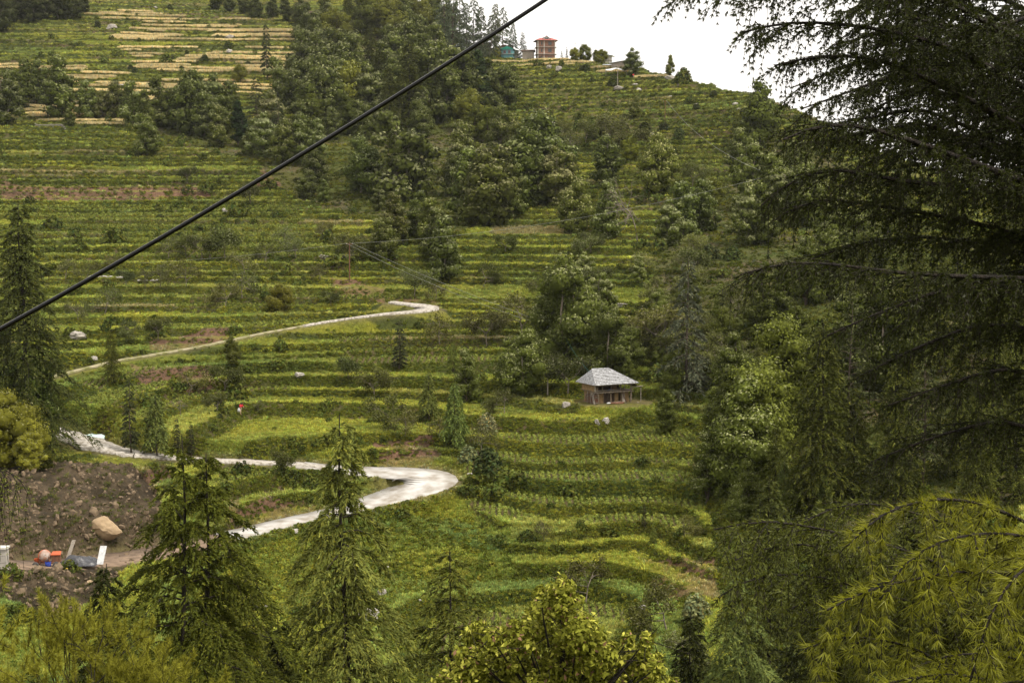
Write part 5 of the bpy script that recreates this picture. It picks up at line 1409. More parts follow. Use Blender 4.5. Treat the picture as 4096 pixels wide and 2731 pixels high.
A0, A1, A2, A3, R0_, R1__ = [(a, b, c - 0.06) for a, b, c in P_]
courses(A0, A1, R0_, R1__, 11, sl); courses(A3, A0, R0_, R0_, 11, sl); courses(A1, A2, R1__, R1__, 11, sl); courses(A2, A3, R1__, R0_, 11, sl)
so = sl.build('slates', M['slate'], roof); so['kind'] = 'stuff'
MB().tube([(ex0,ey0,ez+0.03),(rx0,ry,rzt+0.03)], 0.06, 5).tube([(rx0,ry,rzt+0.03),(rx1,ry,rzt+0.03)], 0.07, 5).tube([(ex1,ey0,ez+0.03),(rx1,ry,rzt+0.03)], 0.05, 5).build('ridge_cap', M['slate'], roof)
# lean-to at the right
MB().poly([(WF+0.1,-0.3,UF-0.3),(WF+1.6,-0.5,UF-0.95),(WF+1.6,DP,UF-0.95),(WF+0.1,DP,UF-0.3),(WF+0.1,-0.3,UF-0.36),(WF+1.6,-0.5,UF-1.01),(WF+1.6,DP,UF-1.01),(WF+0.1,DP,UF-0.36)], [(0,1,2,3),(4,7,6,5),(0,4,5,1),(1,5,6,2),(2,6,7,3),(3,7,4,0)]).build('lean_to_roof', M['dark_wood'], hut)
for y_ in (-0.4, 2.0, DP - 0.1):
    MB().tube([(WF + 1.5, y_, -0.1), (WF + 1.5, y_, UF - 0.95)], 0.05, 6).build('post', M['grey_wood'], hut)
MB().beam((WF - 0.3, -0.5, UF - 0.88), (WF + 1.8, -0.5, UF - 0.80), 0.07).build('beam', M['grey_wood'], hut)
cl = MB()
rs6 = np.random.default_rng(6)
nx_, ny_ = 9, 5
for j in range(ny_):
    for i in range(nx_):
        cl.v.append((1.3 + i * 0.14, -0.1 + j * 0.12, LF + 0.14 + 0.22 * math.exp(-((i-4)**2)/8 - ((j-2)**2)/4) + rs6.uniform(0, 0.05)))
cl.f = [(j*nx_+i, j*nx_+i+1, (j+1)*nx_+i+1, (j+1)*nx_+i) for j in range(ny_-1) for i in range(nx_-1)]
def to_world(o, p):
    r = o.rotation_euler.z; return (o.location.x + p[0]*math.cos(r) - p[1]*math.sin(r), o.location.y + p[0]*math.sin(r) + p[1]*math.cos(r), o.location.z + p[2])
def place_like(o, ref): o.location = ref.location; o.rotation_euler = ref.rotation_euler; return o
tag(place_like(cl.build('blue_cloth', M['blue_cloth']), hut), 'crumpled blue cloth lying on the hut balcony', 'cloth')
# firewood stacked under the left end
fw = empty('firewood_stack'); place_like(fw, hut); tag(fw, 'stack of split firewood beside the left wall of the hut', 'firewood')
for r in range(9):
    for c_ in range(13):
        y_ = -0.2 + c_ * 0.22 + (r % 2) * 0.11; z_ = 0.08 + r * 0.145
        if z_ > 1.35 - 0.02 * c_: continue
        MB().tube([(-0.60 - rs6.uniform(0, 0.12), y_ + rs6.normal(0, .02), z_), (-0.12, y_, z_ + rs6.normal(0, .03))], 0.06 + rs6.uniform(0, 0.02), 5).build('log', M['old_wood'] if rs6.uniform() < 0.6 else M['rust'], fw)
for i in range(3):
    MB().tube([(-0.66, 0.2 + i * 0.9, -0.05), (-0.62, 0.2 + i * 0.9, LF)], 0.05, 5).build('stake', M['grey_wood'], fw)
ld = empty('leaning_ladder'); place_like(ld, hut); tag(ld, 'wooden ladder leaning against the left corner of the hut', 'ladder')
for d_ in (0.0, 0.34): MB().beam((-0.95, -0.55 + d_, 0.0), (-0.62, 0.6 + d_, 1.5), 0.06).build('side_rail', M['grey_wood'], ld)
for i in range(5):
    t = 0.12 + i * 0.19; MB().beam((-0.95 + .33*t, -0.55 + 1.15*t, 1.5*t), (-0.95 + .33*t, -0.21 + 1.15*t, 1.5*t), 0.04).build('rung', M['grey_wood'], ld)
tag(place_like(MB().beam((3.95, -0.75, 0.0), (3.55, -0.30, 1.5), 0.11).build('leaning_pole', M['dark_wood']), hut), 'dark pole leaning against the hut balcony on the right', 'pole')
tag(place_like(MB().poly([(3.85,0.12,0),(4.35,0.12,0),(4.30,0.30,1.15),(3.80,0.30,1.15),(3.85,0.16,0),(4.35,0.16,0),(4.30,0.34,1.15),(3.80,0.34,1.15)],[(0,1,2,3),(4,7,6,5),(0,4,5,1),(1,5,6,2),(2,6,7,3),(3,7,4,0)]).build('leaning_board', M['grey_wood']), hut), 'grey board leaning on the front wall beside the open doorway', 'board')
for i, (a, b, w, lab) in enumerate([((1.2,-0.75,0.08),(3.4,-1.05,0.10),0.11,'long brown log lying in front of the hut'), ((1.6,-0.5,0.07),(3.2,-0.62,0.22),0.08,'thin plank propped behind the long log'), ((1.9,-1.15,0.06),(3.1,-1.2,0.06),0.09,'short log lying nearest the edge of the yard')]):
    tag(place_like(MB().tube([a, b], w, 7).build('log', M['rust'] if i != 1 else M['old_wood']), hut), lab, 'log')
tag(place_like(MB().lathe([(0.001,-0.3),(0.1,-0.27),(0.13,0),(0.1,0.27),(0.001,0.3)], 10, ((1.0,-0.95,0.13),(1,0.1,0))).build('sack', M['white_cloth'], smooth=True), hut), 'white sack lying at the left end of the hut yard', 'sack')
# yard edge of rubble
yard = empty('rubble_wall'); place_like(yard, hut); tag(yard, 'heap of rubble stones holding up the right end of the hut yard', 'stone wall')
def stone_mesh(name, seed, mat, sub=2, rough=0.22, squash=(1, 1, 0.75)):
    import bmesh
    bm = bmesh.new(); bmesh.ops.create_icosphere(bm, subdivisions=sub, radius=1.0)
    rs = np.random.default_rng(seed); pl = rs.normal(size=(9, 3)); pl /= np.linalg.norm(pl, axis=1)[:, None]; dd = rs.uniform(0.55, 0.92, 9); ph = rs.uniform(0, 6, 6)
    for v in bm.verts:
        c = np.array(v.co); 
        for n_, d_ in zip(pl, dd):
            k = c @ n_ - d_
            if k > 0: c = c - n_ * k * 0.9
        q = c / (np.linalg.norm(c) + 1e-9)
        c = c * (1 + rough * 0.5 * math.sin(q[0]*5+ph[0]) * math.sin(q[1]*6+ph[1]) + rough * 0.35 * math.sin(q[2]*11+ph[2]+q[0]*7))
        v.co = c * np.array(squash)
    me = bpy.data.meshes.new(name); bm.to_mesh(me); bm.free(); me.materials.append(mat)
    return me
STONES = [stone_mesh('stone', 500 + i, M['rock'], 1) for i in range(4)]; PSTONES = [stone_mesh('stone', 520 + i, M['pale_rock'], 1) for i in range(3)]
for i in range(46):
    a = rs6.uniform(0, 1); 
    s_ = link('stone', STONES[i % 4] if i % 3 else PSTONES[i % 3], yard, (3.6 + a * 3.2, -1.25 + rs6.normal(0, .15) + 0.35 * a, -0.15 - rs6.uniform(0, 0.9)))
    k_ = rs6.uniform(0.12, 0.24); s_.scale = (k_ * 1.3, k_, k_ * 0.8); s_.rotation_euler = tuple(rs6.uniform(0, 3, 3))
tag(place_like(MB().poly([(-0.9,-1.35,-0.06),(5.9,-1.25,-0.06),(6.7,0.3,-0.04),(6.5,3.9,-0.02),(-0.3,4.2,-0.02),(-0.9,-1.35,-0.3),(5.9,-1.25,-0.3),(6.7,0.3,-0.3),(6.5,3.9,-0.3),(-0.3,4.2,-0.3)],[(0,1,2,3,4),(0,5,6,1),(1,6,7,2),(2,7,8,3),(3,8,9,4),(4,9,5,0)]).build('beaten_earth_yard', M['dirt']), hut), kind='structure')

# ------------------------------------------------------------------ boulders and stones on the slope
ROCKM = {}
def rock(X, Yb, wd, hd, mat, label, name='boulder', seed=None, sink=0.25):
    x, y, z = hit(X * K, Yb * K)
    w = wd * K * y / F / 2; h = hd * K * y / F / 2
    key = (mat.name, len(ROCKM) % 7)
    me = ROCKM.get(key) or ROCKM.setdefault(key, stone_mesh('boulder', 600 + len(ROCKM), mat, 3))
    o = link(name, me, None, (x, y + w * 0.3, z + h * (1 - 2 * sink)))
    o.scale = (w * 1.15, w * 1.0, h * 1.35); o.rotation_euler = (0, 0, tree_rs.uniform(0, 6.28))
    tag(o, label, 'boulder' if wd > 8 else 'stone'); return o
for X, Yb, wd, hd, mt, lab in [
    (256,68,24,18,'rock','grey pyramid-shaped boulder high on the wheat terraces'),(527,88,20,12,'rock','flat grey boulder among bushes right on the wheat terraces'),(527,122,14,13,'pale_rock','pale pointed boulder on the lower right wheat terraces'),(356,18,9,6,'rock','small grey boulder at the top edge above the wheat'),(275,200,26,10,'rock','long low grey rock at the bottom of the wheat terraces'),
    (1422,205,22,12,'rock','grey boulder with a dark bush on the upper green slope'),(1468,208,18,9,'pale_rock','pale flat boulder right of the bush-topped boulder'),(1283,163,15,16,'rock','upright grey rock below the pale wheat edge'),(1262,158,14,12,'rock','dark rock left of the upright grey rock'),(1493,312,20,12,'rock','leaning grey rock under the bushes right of centre slope'),
    (1268,290,20,16,'pale_rock','pale square rock above the middle grove'),(1540,182,26,14,'pale_rock','pale block of rock on the skyline by the small shrub'),(1460,195,16,6,'pale_rock','cluster of pale stones below the lone ridge tree'),(1185,216,8,7,'pale_rock','small pale stone left on the upper green slope'),
    (1690,240,14,8,'pale_rock','pale stones at the right end of the green slope'),(1700,252,12,7,'pale_rock','lower pale stone at the right end of the green slope'),(1540,222,10,5,'pale_rock','small pale rock in the terraces under the skyline block'),(1600,242,10,7,'pale_rock','pale rock right of the wire pole'),
    (180,777,44,26,'rock','rounded grey boulder above the footpath on the left'),(214,825,18,14,'pale_rock','pale boulder under the rounded grey boulder'),(686,865,24,16,'pale_rock','white flowering-topped pale rock in the middle terraces'),(515,488,12,14,'pale_rock','upright pale stone under the cable'),(590,608,10,5,'rock','flat stone in the left orchard terraces'),
    (1300,935,20,18,'rock','pointed grey rock left of the hut'),(1391,972,18,22,'pale_rock','light upright boulder below the hut'),(1372,975,14,18,'rock','dark upright boulder below the hut'),(1360,715,9,6,'rock','little rock by the dead branch on the slope'),
    (850,1420,60,28,'rock','large grey speckled boulder on the lowest terraces'),(876,1366,22,20,'rock','angular grey boulder above the large speckled one'),(884,1308,22,14,'pale_rock','white stone above the angular boulder'),(965,1380,10,8,'pale_rock','small white stone right of the angular boulder'),
    (1478,1397,22,13,'pale_rock','white boulder on the lowest terraces at the right'),(590,1400,28,24,'pale_rock','pale tan boulder, left of the white upright one'),(613,1398,16,24,'pale_rock','white upright boulder beside the pale tan one'),(675,1222,26,12,'pale_rock','white stone at the lower edge of the concrete road'),
    (1082,1089,16,6,'pale_rock','flat white slab at the left end of the bean terraces'),(205,1340,16,12,'tan_rock','tan stone low on the brown scree')]:
    rock(X, Yb, wd, hd, M[mt], lab)
br = rock(236, 1232, 80, 44, M['tan_rock'], 'huge tan boulder standing out of the earth cutting', sink=0.1)
br.data = stone_mesh('boulder', 787, M['tan_rock'], 3, rough=0.10, squash=(1, 0.8, 0.95))
for X0, Y0, X1, Y1, rows_, lab in [(82,290,152,300,3,'low grey dry-stone wall under the tree belt at the left'),(735,590,815,592,2,'short dry-stone wall right of the rusty wire pole'),(1395,700,1440,705,2,'short dry-stone wall in the scrub above the hut')]:
    a_ = hit(X0 * K, Y0 * K); b_ = hit(X1 * K, Y1 * K); wl0 = empty('dry_stone_wall', a_); tag(wl0, lab, 'stone wall')
    dx, dy = b_[0] - a_[0], b_[1] - a_[1]; ln_ = math.hypot(dx, dy); n_ = int(ln_ / 0.62)
    for r in range(rows_):
        for i in range(n_):
            t = (i + 0.5 * (r % 2)) / n_; px_, py_ = dx * t, dy * t
            s_ = link('stone', STONES[(i + r) % 4], wl0, (px_, py_ - 0.25, ground(a_[0] + px_, a_[1] + py_) - a_[2] + 0.15 + r * 0.38)); s_.scale = (0.36, 0.28, 0.22); s_.rotation_euler = (rs6.uniform(-.2, .2), 0, rs6.uniform(-.4, .4))
# loose stones in the cutting: many, scattered
ns = 1500
w = np.where(INF['bank'] & inframe, cw * np.maximum(dpy, 0.1), 0)
x, y, z, I, _ = sample(w, ns)
me_s = [src(m_) for m_ in [stone_mesh('stone', 540 + i, M['scree'], 1) for i in range(4)]]
sc = rs.gamma(1.8, 0.085, ns); 
scatter('loose_stones', me_s, np.c_[x, y, z], rs.uniform(0, 3, (ns, 3)), np.c_[sc * 1.3, sc, sc * 0.8], np.ones((ns, 3)), 'loose stones and rubble scattered over the earth cutting', 'rubble')

# ------------------------------------------------------------------ the concrete mixer and the things beside it
SITE = hit_with(smooth_h, 50, 551)
sx, sy = SITE; sz = float(ground(sx, sy)) + 0.10
mixer = empty('concrete_mixer', (sx - 0.2, sy, sz), math.radians(6))
mixer.scale = (0.85, 0.85, 0.85); tag(mixer, 'orange concrete mixer on wheels standing on the dirt track', 'mixer')
mb = MB()
for y_ in (-0.35, 0.35): mb.beam((-1.5, y_, 0.42), (1.3, y_, 0.5), 0.10)
for x_ in (-1.3, -0.1, 1.2): mb.beam((x_, -0.35, 0.45), (x_, 0.35, 0.45), 0.09)
mb.beam((-0.9, -0.4, 0.45), (-0.7, -0.4, 1.25), 0.09); mb.beam((0.3, -0.4, 0.45), (0.1, -0.4, 1.25), 0.09)
mb.build('chassis', M['rust'], mixer)
for x_ in (-1.25, 0.95):
    for y_ in (-0.55, 0.55):
        w_ = MB().lathe([(0.16,-0.07),(0.30,-0.08),(0.34,-0.04),(0.34,0.04),(0.30,0.08),(0.16,0.07)], 16, ((x_, y_, 0.34),(0,1,0))).build('wheel', M['rubber'], mixer, True)
        MB().lathe([(0.001,-0.05),(0.17,-0.04),(0.17,0.04),(0.001,0.05)], 12, ((x_, y_, 0.34),(0,1,0))).build('rim', M['grey_wood'], w_)
dr = MB().lathe([(0.26,-0.62),(0.34,-0.58),(0.62,-0.12),(0.64,0.18),(0.42,0.5),(0.05,0.56)], 20, ((-0.35, 0, 1.22),(0.25,-0.85,0.35))).build('drum', M['drum'], mixer, True)
MB().lathe([(0.645,-0.03),(0.70,-0.02),(0.70,0.06),(0.645,0.07)], 20, ((-0.35, 0, 1.22),(0.25,-0.85,0.35))).build('gear_ring', M['orange'], dr)
MB().box(0.45, 1.35, -0.35, 0.35, 0.55, 1.35).build('engine_box', M['rust'], mixer)
MB().poly([(0.35,-0.45,1.42),(1.45,-0.45,1.42),(1.35,0.45,1.62),(0.45,0.45,1.62),(0.35,-0.45,1.36),(1.45,-0.45,1.36),(1.35,0.45,1.56),(0.45,0.45,1.56)],[(0,1,2,3),(4,7,6,5),(0,4,5,1),(1,5,6,2),(2,6,7,3),(3,7,4,0)]).build('engine_hood', M['orange'], mixer)
MB().poly([(-1.5,-0.3,0.9),(-0.95,-0.3,1.0),(-0.95,0.3,1.0),(-1.5,0.3,0.9),(-1.35,-0.15,0.5),(-1.05,-0.15,0.5),(-1.05,0.15,0.5),(-1.35,0.15,0.5)],[(0,1,5,4),(1,2,6,5),(2,3,7,6),(3,0,4,7)]).build('hopper', M['orange'], mixer)
tag(MB().lathe([(0.001,0),(0.24,0.0),(0.28,0.55),(0.26,0.55),(0.22,0.05)], 14, ((sx - 0.1, sy - 0.35, sz),(0,0,1))).build('blue_drum', M['blue_cloth'], smooth=True), 'small blue plastic drum standing under the mixer', 'drum')
def sheet(name, cx, cy, cz, w, d, h, mat, seed, n=26, lab='', cat='tarp'):
    rs = np.random.default_rng(seed)
    u, v = np.meshgrid(np.linspace(-1, 1, n), np.linspace(-1, 1, n))
    hgt = h * np.clip(1 - (np.abs(u) ** 3 + np.abs(v) ** 3), 0, 1) * (0.75 + 0.35 * fbm(u * 2 + seed, v * 2, seed)) + 0.10 * h * np.abs(fbm(u * 5, v * 5, seed + 1)) 
    X = cx + u * w / 2 * (1 + 0.12 * fbm(u * 2, v * 2, seed + 2)); Y = cy + v * d / 2 * (1 + 0.12 * fbm(u * 2, v * 2, seed + 3))
    r_, c_ = np.meshgrid(np.arange(n-1), np.arange(n-1), indexing='ij'); i0 = (r_ * n + c_).ravel()
    o = link(name, np_mesh(name, np.c_[X.ravel(), Y.ravel(), (cz + hgt).ravel()], np.c_[i0, i0+1, i0+n+1, i0+n], mat))
    return tag(o, lab, cat)
_m = 138 / F / 1.0
sheet('black_sheet', sx + 25 * _m, sy + 1.2, sz, 3.6, 2.4, 1.0, M['black_sheet'], 9, lab='crumpled black plastic sheet over a heap beside the mixer')
sheet('yellow_bag', sx + 15 * _m, sy - 0.7, sz, 0.8, 0.35, 0.22, M['yellow'], 10, 10, lab='yellow bag lying between the mixer and the black sheet', cat='bag')
tag(MB().poly([(0,0,0),(0.62,0,0),(0.76,0.9,1.55),(0.14,0.9,1.55),(0,0.06,0),(0.62,0.06,0),(0.76,0.96,1.55),(0.14,0.96,1.55)],[(0,1,2,3),(4,7,6,5),(0,4,5,1),(1,5,6,2),(2,6,7,3),(3,7,4,0)]).build('white_board', M['white_cloth']), 'white board leaning against the cutting right of the black sheet', 'board').location = (sx + 42 * _m, sy + 0.9, sz)
tag(MB().poly([(0,0,0),(0.35,0,0),(0.85,0.9,2.0),(0.50,0.9,2.0),(0,0.06,0),(0.35,0.06,0),(0.85,0.96,2.0),(0.50,0.96,2.0)],[(0,1,2,3),(4,7,6,5),(0,4,5,1),(1,5,6,2),(2,6,7,3),(3,7,4,0)]).build('grey_plank', M['grey_wood']), 'grey plank leaning against the cutting behind the mixer', 'plank').location = (sx + 9 * _m, sy + 1.4, sz)
tag(MB().box(-1.0, 1.2, -0.08, 0.08, 0, 0.06).build('thin_plank', M['old_wood']), 'thin plank lying on the track edge in front of the mixer', 'plank').location = (sx + 1.0, sy - 1.9, sz - 0.02)
bx_, by_ = hit_with(smooth_h, 2, 560)
blk = empty('concrete_parapet', (bx_ - 1.0, by_, ground(bx_, by_) - 1.0)); tag(blk, 'grey concrete block wall at the left edge below the track', 'wall')
for r in range(5):
    MB().box(-3, 1.5 - 0.0 * r, -0.4, 0.4, r * 0.62 + 0.01, (r + 1) * 0.62 - 0.02).build('block_course', M['concrete2'], blk)
MB().box(-3.1, 1.6, -0.5, 0.5, 3.11, 3.28).build('coping', M['pale_wall'], blk)
wx, wy, wz = hit(96, 436)
sheet('crumpled_sheet', wx, wy, wz - 0.05, 3.6, 1.6, 0.55, M['aqua_cloth'], 12, lab='crumpled pale aqua sheet lying on the edge of the stony track')
for i, (X, Y_, lab) in enumerate([(235, 637, 'left heap of white stones on the slope under the cable'), (325, 645, 'right heap of white stones on the slope under the cable')]):
    x, y, z = hit(X * K, Y_ * K); h_ = empty('stone_heap', (x, y, z)); tag(h_, lab, 'stone heap', 'heaps of white stones under the cable')
    for k in range(26):
        s_ = link('stone', PSTONES[k % 3], h_, (rs6.normal(0, 2.3), rs6.normal(0, 0.8), rs6.uniform(0, 0.3))); q = rs6.uniform(0.18, 0.42); s_.scale = (q * 1.4, q, q * .7)

# ------------------------------------------------------------------ village on the ridge
VPX = 1 / 12.0
def bpos(px, py, d=None):
    if d is None:
        x, y, z = hit(px, py); return x, y, z
    a = pt(px, py, d); return a[0], a[1], a[2]
def window(par, x0, x1, z0, z1, y, m_frame=None, panes=2, side=None):
    f = MB(); t = 0.07
    def B(a0, a1, b0, b1, c0, c1):
        if side is None: f_.box(a0, a1, b0, b1, c0, c1)
        else: f_.box(side + b0 - y, side + b1 - y, a0, a1, c0, c1)
    f_ = f
    B(x0 - t, x0, y - 0.06, y + 0.05, z0 - t, z1 + t); B(x1, x1 + t, y - 0.06, y + 0.05, z0 - t, z1 + t); B(x0, x1, y - 0.06, y + 0.05, z0 - t, z0); B(x0, x1, y - 0.06, y + 0.05, z1, z1 + t)
    for k in range(1, panes): xm = x0 + (x1 - x0) * k / panes; B(xm - 0.03, xm + 0.03, y - 0.05, y + 0.04, z0, z1)
    fr_ = f.build('window', m_frame or M['old_wood'], par)
    f_ = MB(); B(x0, x1, y - 0.03, y - 0.01, z0, z1); f_.build('pane', M['glass'], fr_)
# tall brick house
bx, by, bz = bpos(546.5, 58.5)
HS = by / F                       # metres per pixel there
h = empty('brick_house', (bx, by, bz - 0.6), math.radians(8)); tag(h, 'tall three-storey red brick house with red roof on the ridge', 'house')
Wd, Dd, st = 17.0 * HS, 5.5, 6.9 * HS
zs = [0, st * 0.75 + 0.6, st * 1.75 + 0.6, st * 2.72 + 0.6]
for i in range(3):
    MB().box(-Wd/2, Wd/2, 0, Dd, zs[i] + 0.12, zs[i+1]).build('brick_wall', M['brick'], h)
    MB().box(-Wd/2 - 0.75, Wd/2 + 0.75, -0.65, Dd + 0.5, zs[i+1], zs[i+1] + 0.12).build('floor_slab', M['concrete2'], h) if i < 2 else None
    for xx in (-Wd/2, -Wd/2 + Wd * 0.36, Wd/2):
        MB().box(xx - 0.16, xx + 0.16, -0.05, 0.3, zs[i] + 0.13, zs[i+1] - 0.01).build('concrete_column', M['pale_wall'], h)
    z0 = zs[i] + (0.9 if i else 0.75); z1 = zs[i+1] - 0.55
    window(h, 0.75, 2.05, z0, z1 if i else z0 + 1.0, -0.02, panes=3)
    window(h, -2.2, -1.75, z0, z1 - 0.1, -0.02, panes=1)
    window(h, 1.6, 2.4, z0, z1, 0, side=-Wd/2 - 0.0, panes=2)
zt_ = zs[3]
e_ = 1.1
Q_ = [(-Wd/2-e_,-e_,zt_),(Wd/2+e_,-e_,zt_),(Wd/2+e_,Dd+e_,zt_),(-Wd/2-e_,Dd+e_,zt_),(-Wd/2+1.2,1.6,zt_+1.15),(Wd/2-1.2,1.6,zt_+1.15),(Wd/2-1.2,Dd-1.6,zt_+1.15),(-Wd/2+1.2,Dd-1.6,zt_+1.15)]
rf = MB().poly(Q_, [(0,1,5,4),(1,2,6,5),(2,3,7,6),(3,0,4,7),(4,5,6,7)]).build('roof', M['red_roof'], h)
MB().poly([(a, b, c - 0.14) for a, b, c in Q_[:4]] + [(a, b, c - 0.02) for a, b, c in Q_[:4]], [(0,3,2,1),(0,1,5,4),(1,2,6,5),(2,3,7,6),(3,0,4,7)]).build('eave', M['old_wood'], rf)
gb = MB().poly([(-1.9,0.2,zt_+0.25),(1.9,0.2,zt_+0.25),(0,0.2,zt_+1.75),(-1.9,3,zt_+0.25),(1.9,3,zt_+0.25),(0,3,zt_+1.75)], [(0,1,2),(3,5,4),(0,3,4,1)]).build('gable', M['pale_wall'], h)
MB().poly([(-2.3,-0.1,zt_+0.15),(0,-0.1,zt_+1.95),(0,3.2,zt_+1.95),(-2.3,3.2,zt_+0.15)], [(0,1,2,3)]).poly([(2.3,-0.1,zt_+0.15),(0,-0.1,zt_+1.95),(0,3.2,zt_+1.95),(2.3,3.2,zt_+0.15)], [(0,3,2,1)]).poly([(-2.3,-0.1,zt_+0.05),(0,-0.1,zt_+1.85),(0,-0.1,zt_+1.95),(-2.3,-0.1,zt_+0.15)],[(0,1,2,3)]).poly([(2.3,-0.1,zt_+0.05),(0,-0.1,zt_+1.85),(0,-0.1,zt_+1.95),(2.3,-0.1,zt_+0.15)],[(0,3,2,1)]).build('gable_roof', M['red_roof'], gb)
window(h, -0.75, 0.75, zt_ + 0.4, zt_ + 1.05, 0.19, M['green_roof'], 3)
def house(name, px, py, w_px, h_px, wall, roof, rz=0.0, kind='hip', label='', rise=0.35, eave=0.5, wins=((0.3,0.45),(0.7,0.45)), depth=4.0, storeys=1, planks=False, d_add=0.0, frame=None):
    x, y, z = bpos(px, py); y2 = y + d_add
    k = y2 / F; x, z = x * y2 / y, (z * y2 / y if d_add else z)
    w, hh = w_px * k, h_px * k
    root = empty(name, (x, y2, z - 0.5), math.radians(rz)); tag(root, label, 'house' if 'shed' not in name and 'barn' not in name else 'shed')
    wh = hh * (1 - rise) + 0.5
    if planks:
        MB().box(-w/2 + 0.05, w/2 - 0.05, 0.08, depth, 0, wh).build('wall', wall, root)
        n = max(int(w / 0.45), 3)
        for i in range(n):
            a = -w/2 + w * i / n; MB().box(a + 0.02, a + w / n - 0.02, -0.0 - 0.02 * (i % 2), 0.06, 0.05, wh - 0.03 * (i % 3)).build('plank', wall, root)
        MB().box(-w/2, -w/2 + 0.05, 0.1, depth, 0, wh).build('side_cladding', wall, root)
    else:
        MB().box(-w/2, w/2, 0, depth, 0, wh).build('wall', wall, root)
    for s in range(1, storeys):
        MB().box(-w/2 - 0.4, w/2 + 0.4, -0.6, depth + 0.1, wh * s / storeys, wh * s / storeys + 0.12).build('balcony_slab', M['concrete2'], root)
    for fx, fz in wins:
        window(root, -w/2 + w * fx - 0.45, -w/2 + w * fx + 0.45, wh * fz, min(wh * fz + 1.0, wh - 0.15), -0.02, frame)
    e = eave; zz = wh; rr = hh * rise
    a, b, c, d = (-w/2-e,-e,zz), (w/2+e,-e,zz), (w/2+e,depth+e,zz), (-w/2-e,depth+e,zz)
    if kind == 'hip': top = [(-w/2 + min(w*0.3, depth/2), depth/2, zz+rr), (w/2 - min(w*0.3, depth/2), depth/2, zz+rr)]; F_ = [(0,1,5,4),(1,2,5),(2,3,4,5),(3,0,4),(0,3,2,1)]
    elif kind == 'gable_x': top = [(-w/2-e, depth/2, zz+rr), (w/2+e, depth/2, zz+rr)]; F_ = [(0,1,5,4),(1,2,5),(2,3,4,5),(3,0,4),(0,3,2,1)]
    elif kind == 'gable_y': top = [(0,-e,zz+rr),(0,depth+e,zz+rr)]; F_ = [(0,4,5,3),(1,2,5,4),(0,1,4),(2,3,5),(0,3,2,1)]
    if kind == 'shed':
        zl, zr = zz + 0.02, zz + rr
        Pq = [(-w/2-e,-e,zl),(w/2+e,-e,zr),(w/2+e,depth+e,zr),(-w/2-e,depth+e,zl)]
        Pq = Pq + [(p_[0], p_[1], p_[2] - 0.10) for p_ in Pq]
        MB().poly(Pq, [(0,1,2,3),(4,7,6,5),(0,4,5,1),(1,5,6,2),(2,6,7,3),(3,7,4,0)]).build('roof', roof, root)
        MB().poly([(-w/2,0.01,wh),(w/2,0.01,wh),(w/2,0.01,wh+rr-0.1),(-w/2,depth,wh),(w/2,depth,wh),(w/2,depth,wh+rr-0.1)],[(0,1,2),(3,5,4),(1,4,5,2)]).build('upper_wall', wall, root)
    else:
        MB().poly([a,b,c,d] + top, F_).build('roof', roof, root)
    return root
house('pale_house', 462, 54.5, 13, 11, M['pale_wall'], M['tin'], 20, 'hip', 'pale house with grey tin hipped roof, leftmost in the village', 0.35, frame=M['turq'])
house('long_dark_house', 482, 49, 17, 11.5, M['old_wood'], M['dark_wood'], 12, 'gable_x', 'long dark timber house with black roof behind the cable', 0.3, storeys=2, d_add=0, wins=((0.25,0.6),(0.55,0.6),(0.8,0.6)))
house('turquoise_house', 507, 44, 12, 11.5, M['turq'], M['green_roof'], -12, 'gable_y', 'turquoise two-storey house with green gable roof', 0.25, storeys=2, d_add=0, wins=((0.3,0.6),(0.7,0.6)), frame=M['red_roof'])
house('wooden_barn', 503.5, 56.5, 9, 13, M['grey_wood'], M['dark_wood'], 10, 'gable_y', 'grey weathered plank barn left of the concrete shed', 0.2, planks=True, wins=(), d_add=4)
house('concrete_shed', 513, 57.5, 11, 8.5, M['concrete2'], M['concrete2'], 10, 'shed', 'small grey concrete shed with flat roof and one window', 0.04, wins=((0.45,0.55),))
house('plank_shed', 528, 57, 11, 10, M['grey_wood'], M['dark_wood'], -5, 'gable_x', 'grey plank shed just left of the brick house', 0.22, planks=True, wins=(), d_add=3)
house('hill_house', 603, 63.5, 13, 11, M['concrete2'], M['tin'], -18, 'hip', 'two-storey concrete house with wide hipped roof behind trees', 0.3, 1.2, storeys=2, d_add=22)
house('long_barn', 620, 68, 17, 8.5, M['grey_wood'], M['tin'], -6, 'shed', 'long grey plank barn with sloping tin roof on the ridge', 0.40, 0.7, planks=True, wins=())
house('low_tin_shed', 608, 67, 8, 3.5, M['old_wood'], M['tin'], -6, 'gable_x', 'low tin-roofed shed at the left end of the long barn', 0.4, 0.5, wins=())
house('small_wooden_hut', 314.5, 20.5, 14, 10, M['rust'], M['dark_wood'], -8, 'gable_x', 'small brown timber hut among trees above the wheat', 0.3, 0.6, storeys=2, wins=((0.35,0.6),))
cnx, cny, cnz = bpos(616, 73.5)
can = empty('white_canopy', (cnx, cny, cnz)); tag(can, 'white tarp canopy stretched on poles below the long barn', 'canopy')
kw_ = 20.5 * cny / F
MB().poly([(-kw_/2,-1.2,1.0),(0,-1.6,1.6),(kw_/2,-1.2,0.9),(kw_/2,1.8,1.5),(0,1.5,2.2),(-kw_/2,1.8,1.6),(-kw_/4,-1.2,0.9),(kw_/4,-1.3,0.95)],[(0,6,4,5),(6,1,4),(1,7,4),(7,2,3,4)]).build('tarp', M['white_cloth'], can)
for a, b, c in ((-kw_/2,-1.2,1.0),(kw_/2,-1.2,0.9),(kw_/2,1.8,1.5),(0,1.5,2.2),(-kw_/2,1.8,1.6)): MB().tube([(a,b,-1.0),(a,b,c)], 0.05, 5).build('pole', M['grey_wood'], can)

